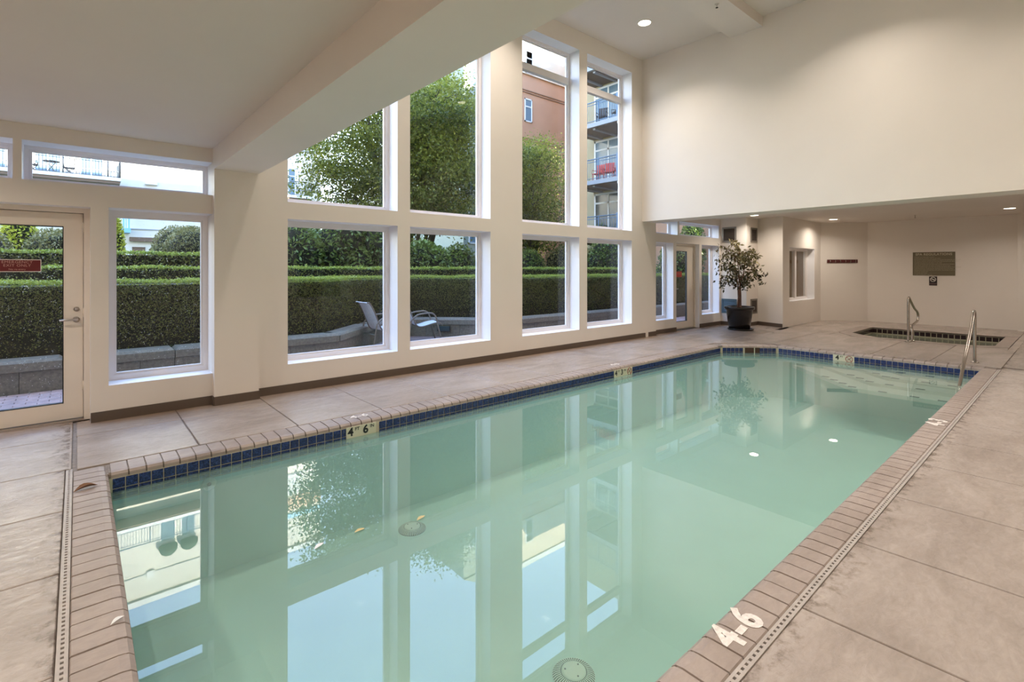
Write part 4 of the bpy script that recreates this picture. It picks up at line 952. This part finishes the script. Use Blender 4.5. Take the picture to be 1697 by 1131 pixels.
def blob(name, label, cat, c, r, n_, m_, sz, seed, lumps=5, group=None, zflat=0.0, tone=0.45, stem=True, asp=0.55):
    """rounded bush: dark core, stems, leaf shell over several lobes"""
    g = np.random.default_rng(seed); root = thing(name, label, cat, (c[0], c[1], 0), group=group)
    L = [(np.array([0, 0, c[2]]), np.array(r)*0.92)] + [(np.array([g.normal(0, .33)*r[0], g.normal(0, .33)*r[1], c[2]+g.normal(0, .25)*r[2]]), np.array(r)*g.uniform(.5, .72)) for _ in range(lumps)]
    pos = []; tn = []
    for (cc, rr) in L:
        k = int(n_*np.prod(rr)**(2/3)/sum(np.prod(x[1])**(2/3) for x in L)); v = g.normal(size=(k, 3)); v /= np.linalg.norm(v, axis=1, keepdims=True)
        q = cc + v*rr*g.uniform(0.86, 1.03, (k, 1)); ok = np.ones(k, bool)
        for (c2, r2) in L:
            if c2 is cc: continue
            ok &= (((q-c2)/(r2*0.88))**2).sum(1) > 1
        ok &= q[:, 2] > 0.1
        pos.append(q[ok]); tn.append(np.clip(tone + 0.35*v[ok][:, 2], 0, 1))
    m = MB()
    for (cc, rr) in L:
        pr = [(0.02, -0.8)] + [(math.cos(a)*0.82, math.sin(a)*0.82) for a in np.linspace(-1.2, 1.2, 7)] + [(0.02, 0.82)]
        b0 = len(m.v); m.lathe(pr, 14)
        m.v[b0:] = [(v[0]*rr[0]+cc[0], v[1]*rr[1]+cc[1], v[2]*rr[2]+cc[2]) for v in m.v[b0:]]
    obj('leaf_core', m, CORE, root)
    if stem:
        m = MB()
        for k in range(4):
            a = k*1.6; m.tube([(0.08*math.cos(a), 0.08*math.sin(a), -0.03), (0.3*r[0]*math.cos(a), 0.3*r[1]*math.sin(a), c[2])], 0.05, 6)
        obj('stem', m, BARK, root)
    leaves('foliage', np.concatenate(pos), sz, m_, root, tone=np.concatenate(tn), seed=seed, asp=asp)
    return root
# clipped domes behind the hedges (left)
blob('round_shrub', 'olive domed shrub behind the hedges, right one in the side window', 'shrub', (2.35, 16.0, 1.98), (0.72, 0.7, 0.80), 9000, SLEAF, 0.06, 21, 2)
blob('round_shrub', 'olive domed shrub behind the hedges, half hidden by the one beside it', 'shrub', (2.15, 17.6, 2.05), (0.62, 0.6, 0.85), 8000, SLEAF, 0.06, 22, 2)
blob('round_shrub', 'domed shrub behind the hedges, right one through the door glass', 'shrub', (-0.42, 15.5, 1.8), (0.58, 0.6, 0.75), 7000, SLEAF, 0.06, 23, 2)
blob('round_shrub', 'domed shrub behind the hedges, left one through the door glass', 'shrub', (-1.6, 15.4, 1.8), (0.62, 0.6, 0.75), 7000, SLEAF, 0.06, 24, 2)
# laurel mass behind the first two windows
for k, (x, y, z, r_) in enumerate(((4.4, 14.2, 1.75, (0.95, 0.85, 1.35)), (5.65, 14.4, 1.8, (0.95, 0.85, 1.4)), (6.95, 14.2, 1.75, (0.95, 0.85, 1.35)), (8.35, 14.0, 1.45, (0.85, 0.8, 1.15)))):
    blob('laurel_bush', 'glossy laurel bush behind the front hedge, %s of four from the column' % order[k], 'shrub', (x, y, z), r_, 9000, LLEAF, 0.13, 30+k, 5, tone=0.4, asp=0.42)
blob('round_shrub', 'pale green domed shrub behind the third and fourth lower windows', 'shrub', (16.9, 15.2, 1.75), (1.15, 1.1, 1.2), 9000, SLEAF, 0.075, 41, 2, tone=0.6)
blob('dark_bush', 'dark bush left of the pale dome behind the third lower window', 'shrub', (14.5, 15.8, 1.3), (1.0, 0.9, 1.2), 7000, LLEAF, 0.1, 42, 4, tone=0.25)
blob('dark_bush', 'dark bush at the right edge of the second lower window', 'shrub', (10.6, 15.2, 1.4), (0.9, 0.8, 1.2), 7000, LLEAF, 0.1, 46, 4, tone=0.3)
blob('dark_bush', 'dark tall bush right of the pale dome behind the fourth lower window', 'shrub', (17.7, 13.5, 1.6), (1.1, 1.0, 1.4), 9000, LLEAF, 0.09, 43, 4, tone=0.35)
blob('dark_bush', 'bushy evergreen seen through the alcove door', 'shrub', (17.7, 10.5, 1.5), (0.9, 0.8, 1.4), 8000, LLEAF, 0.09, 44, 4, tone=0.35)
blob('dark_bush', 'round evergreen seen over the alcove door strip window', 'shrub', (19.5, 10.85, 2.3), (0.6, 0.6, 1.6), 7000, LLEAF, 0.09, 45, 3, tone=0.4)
# golden upright conifers near the left facade
for k, (x, y, r_, h_, lb) in enumerate(((0.85, 25.0, 0.5, 4.05, 'upright golden conifer at the left edge of the side window'), (-1.6, 25.5, 0.6, 4.15, 'golden conifer behind the domed shrubs seen through the exit door'))):
    blob('golden_conifer', lb, 'conifer', (x, y, h_*0.52), (r_, r_, h_*0.5), 5000, YLEAF, 0.13, 50+k, 2, tone=0.5)

def tree(label, base_, crown, rad, n_, seed, trunks=6, sz=0.15, cl=150):
    g = np.random.default_rng(seed); r2 = random.Random(seed); root = thing('broadleaf_tree', label, 'tree', (base_[0], base_[1], 0)); B = Vector((0, 0, -0.03)); off = Vector((base_[0], base_[1], 0))
    C = Vector(crown)-off; ends = []
    for k in range(trunks):
        a = 2*math.pi*k/trunks+0.4; p1 = B + Vector((0.25*math.cos(a), 0.25*math.sin(a), 0)); e = C + Vector((rad[0]*0.5*math.cos(a), rad[1]*0.5*math.sin(a), rad[2]*0.35)); mid = p1.lerp(e, 0.45) + Vector((0.1*math.cos(a), 0.1*math.sin(a), 0.5))
        pts = smooth([p1, mid, e], 5); m = MB(); m.tube(pts, [0.11-0.0085*i for i in range(len(pts))], 7); obj('trunk', m, BARK, root)
        m = MB()
        for j in range(16):
            s = pts[min(len(pts)-1, 4+j % 7)]; dv = Vector((g.normal(), g.normal(), g.uniform(-0.1, 1.0))).normalized(); q = s + Vector((dv.x*rad[0], dv.y*rad[1], dv.z*rad[2]))*r2.uniform(0.4, 0.75)
            m.tube(smooth([s, s.lerp(q, 0.5)+Vector((0,0,0.25)), q], 3), [0.035, 0.03, 0.026, 0.022, 0.017, 0.012, 0.008], 5); ends.append(q)
        obj('branch', m, BARK, root)['kind'] = 'stuff'
    # leaf clusters in layered sprays
    v = g.normal(size=(cl, 3)); v /= np.linalg.norm(v, axis=1, keepdims=True); rr = g.random(cl)**0.45; cc = np.array(C)+v*rr[:, None]*np.array(rad)
    cc = np.concatenate([cc, np.array([tuple(e) for e in ends])]); k = n_//len(cc); P_ = np.repeat(cc, k, 0) + g.normal(size=(len(cc)*k, 3))*np.array([0.42, 0.42, 0.19])
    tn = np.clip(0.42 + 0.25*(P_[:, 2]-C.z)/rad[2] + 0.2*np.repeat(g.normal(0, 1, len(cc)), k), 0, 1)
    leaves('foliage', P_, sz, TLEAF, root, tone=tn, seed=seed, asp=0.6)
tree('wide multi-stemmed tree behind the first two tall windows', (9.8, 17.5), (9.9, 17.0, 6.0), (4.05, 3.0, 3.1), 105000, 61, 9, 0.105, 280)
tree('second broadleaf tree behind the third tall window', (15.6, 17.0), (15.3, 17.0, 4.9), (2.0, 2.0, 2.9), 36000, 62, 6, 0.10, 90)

# ------------------------------------------------------------------ buildings
def bwin(root, x0, x1, z0, z1, y, glassm=WINB, mull=0, transom=None, fr=0.07, facing='-Y', frame=WTRIM):
    """window on a facade facing -Y at plane y, or facing -X (then x0,x1 are Y values and y is the X plane)"""
    P = (lambda u, t, z: (u, t, z)) if facing == '-Y' else (lambda u, t, z: (t, u, z))
    m = MB()
    def bx(a, c, d, e, t0, t1): m.box(P(a, t0, d), P(c, t1, e))
    bx(x0, x0+fr, z0, z1, y-0.05, y+0.02); bx(x1-fr, x1, z0, z1, y-0.05, y+0.02); bx(x0, x1, z0, z0+fr, y-0.05, y+0.02); bx(x0, x1, z1-fr, z1, y-0.05, y+0.02)
    for k in range(mull): u = x0+(x1-x0)*(k+1)/(mull+1); bx(u-fr/2, u+fr/2, z0, z1, y-0.045, y+0.02)
    if transom: bx(x0, x1, transom-fr/2, transom+fr/2, y-0.045, y+0.02)
    f = obj('window', m, frame, root); m = MB(); bx(x0+fr*0.5, x1-fr*0.5, z0+fr*0.5, z1-fr*0.5, y-0.02, y-0.005); obj('pane', m, glassm, f)
def railing(root, pts, z0, h_, m_, sp=0.14, r_=0.012, name='railing'):
    m = MB()
    for a, c in zip(pts[:-1], pts[1:]):
        A = Vector((*a, 0)); B = Vector((*c, 0)); L = (B-A).length; d = (B-A)/L
        m.tube([A+Vector((0,0,z0+h_)), B+Vector((0,0,z0+h_))], 0.03, 6); m.tube([A+Vector((0,0,z0+0.1)), B+Vector((0,0,z0+0.1))], 0.02, 6); m.tube([A+Vector((0,0,z0+h_-0.14)), B+Vector((0,0,z0+h_-0.14))], 0.018, 6)
        k = int(L/sp)
        for i in range(k+1):
            p = A + d*(i*L/k); rr = 0.035 if i in (0, k) or i % 14 == 0 else r_; m.tube([p+Vector((0,0,z0)), p+Vector((0,0,z0+h_))], rr, 4)
    return obj(name, m, m_, root)
# left building across the courtyard
lb_ = thing('apartment_building', 'long cream apartment building at the far side of the courtyard', 'building', (0, 40, 0)); lb_.location = (0, 0, 0)
b = MB(); b.box((-30, 40, -0.4), (14.6, 50, 19.4)); obj('wall', b, CREAMW, lb_)
b = MB(); b.box((-30.2, 39.8, 19.4), (14.8, 50.2, 19.75)); obj('roof_edge', b, WTRIM, lb_)
b = MB(); b.box((7.5, 39.93, 15.6), (14.6, 40, 16.6)); obj('peach_band', b, PEACHW, lb_)
b = MB(); b.box((7.5, 39.9, 16.85), (14.6, 40, 17.2)); obj('blue_band', b, LBLUE, lb_)
for z in (4.1, 7.65, 10.7, 13.8, 17.9):
    b = MB(); b.box((-30, 39.95, z), (14.6, 40, z+0.06)); obj('string_course', b, SLABW, lb_)
for x in (3.6, 7.0, -1.0):
    b = MB(); b.box((x-0.2, 39.8, 17.75), (x+0.2, 40, 18.2)); obj('wall_lamp', b, WTRIM, lb_)
b = MB(); b.box((3.3, 39.8, 7.05), (3.95, 40, 7.25)); obj('wall_lamp', b, WTRIM, lb_)
b = MB(); b.box((2.62, 39.75, 6.62), (4.45, 40, 6.78)); obj('lintel', b, BROWNP, lb_)
b = MB(); b.box((2.5, 39.75, 3.33), (4.4, 40, 3.6)); obj('lintel', b, BROWNP, lb_)
bwin(lb_, 2.64, 3.32, 1.6, 2.98, 40, BROWNP, 0, None, 0.05, frame=BROWNP); bwin(lb_, 3.64, 4.32, 1.6, 2.98, 40, BROWNP, 0, None, 0.05, frame=BROWNP)
b = MB(); b.box((2.08, 38.9, 3.82), (2.5, 40, 4.1)); b.box((2.12, 38.95, 4.1), (2.2, 39.03, 5.5)); b.box((2.38, 38.95, 4.1), (2.46, 39.03, 5.5)); b.box((2.26, 38.95, 4.1), (2.3, 39.03, 5.5)); obj('balcony_corner', b, LBLUE, lb_)
def balcony(root, x0, x1, yw, dep, z, rm, sm=BROWNP, th=0.25):
    b = MB(); b.box((x0, yw-dep, z-th), (x1, yw, z-0.05)); obj('balcony_soffit', b, sm, root)
    b = MB(); b.box((x0-0.05, yw-dep-0.06, z-0.14), (x1+0.05, yw-dep+0.04, z+0.05)); b.box((x1-0.04, yw-dep, z-0.14), (x1+0.05, yw, z+0.05)); b.box((x0, yw-dep, z-0.05), (x1, yw, z)); obj('balcony_slab', b, WTRIM, root)
    railing(root, [(x0, yw-dep), (x1, yw-dep), (x1, yw)], z, 1.07, rm)
balcony(lb_, -4.6, 1.95, 40, 1.7, 7.0, GREYR, th=0.3)
balcony(lb_, 9.6, 13.4, 40, 1.5, 7.0, GREYR, th=0.35)
balcony(lb_, -2.5, 7.4, 40, 1.5, 14.2, BLUER)
for a, c in ((-4.2, -3.0), (-1.9, -0.7), (0.1, 1.2), (10.2, 11.2), (11.6, 12.7)): bwin(lb_, a, c, 7.0, 9.3, 40, WINB, 1, 8.7)
for a, c in ((4.1, 4.95), (5.25, 6.1)): bwin(lb_, a, c, 14.25, 16.2, 40, WINB, 0, None)
for a, c in ((10.0, 11.3), (11.9, 13.2)): bwin(lb_, a, c, 10.9, 13.2, 40, WINB, 1, None); bwin(lb_, a, c, 13.9, 15.4, 40, WINB, 1, None)
for x in (4.52, 5.68):
    m = MB(); m.lathe([(0.52, 0.0), (0.50, 0.2), (0.40, 0.42), (0.22, 0.56), (0.03, 0.6)], 18); o = obj('dome_awning', m, GREENA, lb_, (x, 39.6, 16.35))
for x0 in (-14, -10.5, -7.5):
    for z in (1.5, 4.6, 7.8, 10.9, 14.3): bwin(lb_, x0, x0+1.3, z, z+1.6, 40, WINB, 1)

# orange building on the right
ob = thing('apartment_building', 'orange apartment block with blue balconies at the right of the courtyard', 'building', (0, 0, 0))
b = MB(); b.box((18.6, 23, -0.4), (25.5, 33, 16.3)); obj('wall', b, ORANGEW, ob)
b = MB(); b.box((16.4, 23.0, -0.4), (18.6, 32, 15.6)); obj('wall', b, GREYW, ob)
b = MB(); b.box((18.66, 22.9, 13.75), (25.5, 23.0, 16.3)); obj('sunlit_storey', b, mat('sunlit_orange_stucco', (0.74, 0.60, 0.44), 0.85), ob)  # sunlit top of the orange wall, sunlight put into a paler stucco colour
m = MB(); m.add([(16.4, 22.9, 15.6), (18.6, 22.9, 15.6), (18.6, 22.9, 16.9), (16.4, 32, 15.6), (18.6, 32, 15.6), (18.6, 32, 16.9)], [(0,1,2), (3,5,4), (0,2,5,3), (1,4,5,2), (0,3,4,1)]); obj('gable', m, GREYW, ob)
b = MB(); b.box((18.4, 22.8, 16.3), (25.6, 33.2, 16.6)); obj('roof_edge', b, WTRIM, ob)
b = MB(); b.box((18.52, 22.9, -0.3), (18.66, 23.02, 16.3)); obj('corner_trim', b, WTRIM, ob)
for z in (3.75, 6.75, 9.75, 12.75, 15.5):
    b = MB(); b.box((18.6, 22.95, z), (25.5, 23, z+0.05)); b.box((18.6, 22.95, z-0.14), (25.5, 23, z-0.09)); obj('string_course', b, DKTRIM, ob)
for k in range(5): bwin(ob, 21.05, 21.68, 1.8+3*k, 3.25+3*k, 23 if k < 4 else 22.92, WINB, 0, 2.75+3*k)
for k in range(4): bwin(ob, 16.75, 18.3, 3.0+3*k, 5.0+3*k, 23, WINB, 2, None)
# wing with balconies (faces -X)
b = MB(); b.box((22.4, 15.2, -0.4), (30, 19.8, 16.3)); obj('wall', b, OLIVEW, ob)
b = MB(); b.box((20.4, 6.9, -0.4), (30, 15.3, 16.3)); obj('wall', b, ORANGEW, ob)
b = MB(); b.box((25.4, 19.7, -0.4), (30, 23.5, 16.3)); obj('wall', b, ORANGEW, ob)
for z in (2.85, 5.85, 8.85, 11.85):
    b = MB(); b.box((20.34, 6.9, z), (20.4, 15.36, z+0.12)); obj('string_course', b, WTRIM, ob)
for z in (3.2, 6.2, 9.2, 12.2):
    b = MB(); b.box((20.45, 15.3, z-0.1), (22.4, 18.6, z)); b.box((20.3, 15.3, z-0.22), (20.45, 18.6, z)); obj('balcony_slab', b, SLABW, ob)
    b = MB(); b.box((20.45, 15.3, z-0.24), (22.4, 18.6, z-0.1)); obj('balcony_soffit', b, BROWNP, ob)
    b = MB(); b.box((20.5, 16.9, z-0.32), (22.4, 17.05, z-0.24)); b.box((20.5, 17.9, z-0.32), (22.4, 18.05, z-0.24)); obj('joist', b, SLABW, ob)
    railing(ob, [(20.38, 18.6), (20.38, 15.42)], z, 1.1, BLUER)
    b = MB(); b.box((20.34, 15.31, z-0.2), (20.44, 15.43, z+1.2)); obj('corner_post', b, BLUER, ob)
    if z < 12: bwin(ob, 16.5, 18.5, z+0.02, z+2.65, 22.4, WIND if z < 4 else WINB, 1, z+2.1, 0.1, '-X')
# balcony furniture
def small_chair(label, loc, rot, m_, group=None, folding=False):
    t = thing('balcony_chair', label, 'chair', loc, rot, group)
    m = MB(); m.box((-0.24, -0.24, 0.40), (0.24, 0.24, 0.44)); obj('seat', m, m_, t)
    m = MB(); [m.box((-0.24+0.1*k, 0.22+0.0, 0.46), (-0.16+0.1*k, 0.25, 0.92)) for k in range(5)]; m.box((-0.25, 0.215, 0.88), (0.25, 0.255, 0.95)); obj('backrest', m, m_, t)
    for sx_, sy_ in ((-1,-1),(1,-1),(-1,1),(1,1)):
        m = MB(); m.tube([(0.22*sx_, (0.2*sy_ if not folding else -0.25*sy_), 0.0), (0.22*sx_, 0.2*sy_, 0.42)], 0.018, 5); obj('leg', m, m_, t)
    for sx_ in (-1, 1):
        m = MB(); m.tube([(0.26*sx_, -0.22, 0.42), (0.26*sx_, -0.22, 0.62), (0.26*sx_, 0.24, 0.64)], 0.018, 5); obj('arm', m, m_, t)
small_chair('dark folding chair left of the table on the cream building balcony', (-1.9, 38.75, 7.0), math.pi/2, WICK, folding=True)
small_chair('dark folding chair right of the table on the cream building balcony', (-0.35, 38.75, 7.0), -math.pi/2, WICK, folding=True)
t = thing('bistro_table', 'small dark bistro table on the cream building balcony', 'table', (-1.12, 38.8, 7.0))
m = MB(); m.lathe([(0.38, 0.70), (0.38, 0.73)], 20); obj('tabletop', m, WICK, t)
m = MB(); m.tube([(-0.25, 0, 0), (0.2, 0, 0.7)], 0.018, 5); obj('leg', m, WICK, t); m = MB(); m.tube([(0.25, 0, 0), (-0.2, 0, 0.7)], 0.018, 5); obj('leg', m, WICK, t)
for k, y in enumerate((15.75, 16.35, 17.05)): small_chair('red chair on the middle blue balcony, %s from its corner' % order[k], (20.95, y, 6.2), (-2.2, -1.2, -1.5)[k], REDC, 'red balcony chairs')
for k, y in enumerate((15.8, 16.8)): small_chair('dark wicker chair on the upper blue balcony, %s from its corner' % order[k], (20.95, y, 9.2), (-2.0, -1.2)[k], WICK)
t = thing('balcony_pot', 'dark pot on the lowest blue balcony', 'plant pot', (20.75, 16.75, 3.2)); m = MB(); m.lathe([(0.13, 0), (0.19, 0.38), (0.2, 0.4), (0.17, 0.4)], 14); obj('pot', m, WICK, t)
blob_p = np.random.default_rng(3).normal(0, 0.11, (120, 3)) + np.array([0, 0, 0.55]); leaves('foliage', blob_p, 0.12, LLEAF, t)

# ------------------------------------------------------------------ patio chairs
def patio_chair(label, loc, rot):
    t = thing('patio_chair', label, 'chair', loc, rot, None)
    # local: faces +X, width along Y
    for sy in (-1, 1):
        y = 0.28*sy
        m = MB(); m.tube(smooth([(0.30, y, 0.012), (0.22, y, 0.30), (0.17, y, 0.52), (0.10, y, 0.615), (-0.02, y, 0.63), (-0.22, y, 0.60), (-0.34, y, 0.50), (-0.37, y, 0.40), (-0.40, y, 0.20), (-0.44, y, 0.012)], 4), 0.0155, 8); obj('side_frame', m, CHAIRM, t)
        y = 0.255*sy
        m = MB(); m.tube(smooth([(0.30, y, 0.36), (0.24, y, 0.415), (0.10, y, 0.40), (-0.12, y, 0.345), (-0.24, y, 0.38), (-0.32, y, 0.55), (-0.42, y, 0.78), (-0.50, y, 0.90), (-0.545, y, 0.905)], 4), 0.014, 8); obj('seat_rail', m, CHAIRM, t)
    prof = smooth([(0.31, 0, 0.36), (0.25, 0, 0.42), (0.10, 0, 0.405), (-0.12, 0, 0.35), (-0.24, 0, 0.385), (-0.32, 0, 0.555), (-0.42, 0, 0.785), (-0.50, 0, 0.905), (-0.55, 0, 0.91)], 5)
    k = 7; wd_ = 0.49/k; m = MB()
    V = []; 
    for p in prof: V += [(p.x, -wd_/2+0.006, p.z), (p.x, wd_/2-0.006, p.z), (p.x, wd_/2-0.006, p.z-0.006), (p.x, -wd_/2+0.006, p.z-0.006)]
    F = [(4*i+j, 4*i+(j+1)%4, 4*i+4+(j+1)%4, 4*i+4+j) for i in range(len(prof)-1) for j in range(4)]; m.add(V, F, 0, False); me = m.mesh('strap', SLING)
    for i in range(k): link('strap', me, t, (0, -0.245+wd_*(i+0.5), 0))
    m = MB(); m.tube([(0.05, -0.27, 0.36), (0.05, 0.27, 0.36)], 0.011, 6); obj('crossbar', m, CHAIRM, t); m = MB(); m.tube([(-0.39, -0.28, 0.28), (-0.39, 0.28, 0.28)], 0.011, 6); obj('crossbar', m, CHAIRM, t)
patio_chair('pale strapped patio chair whose back shows in the first lower window', (4.72, 9.28, -0.004), 0.02)
patio_chair('pale strapped patio chair whose arm shows in the second lower window', (5.66, 9.36, -0.004), -0.3)
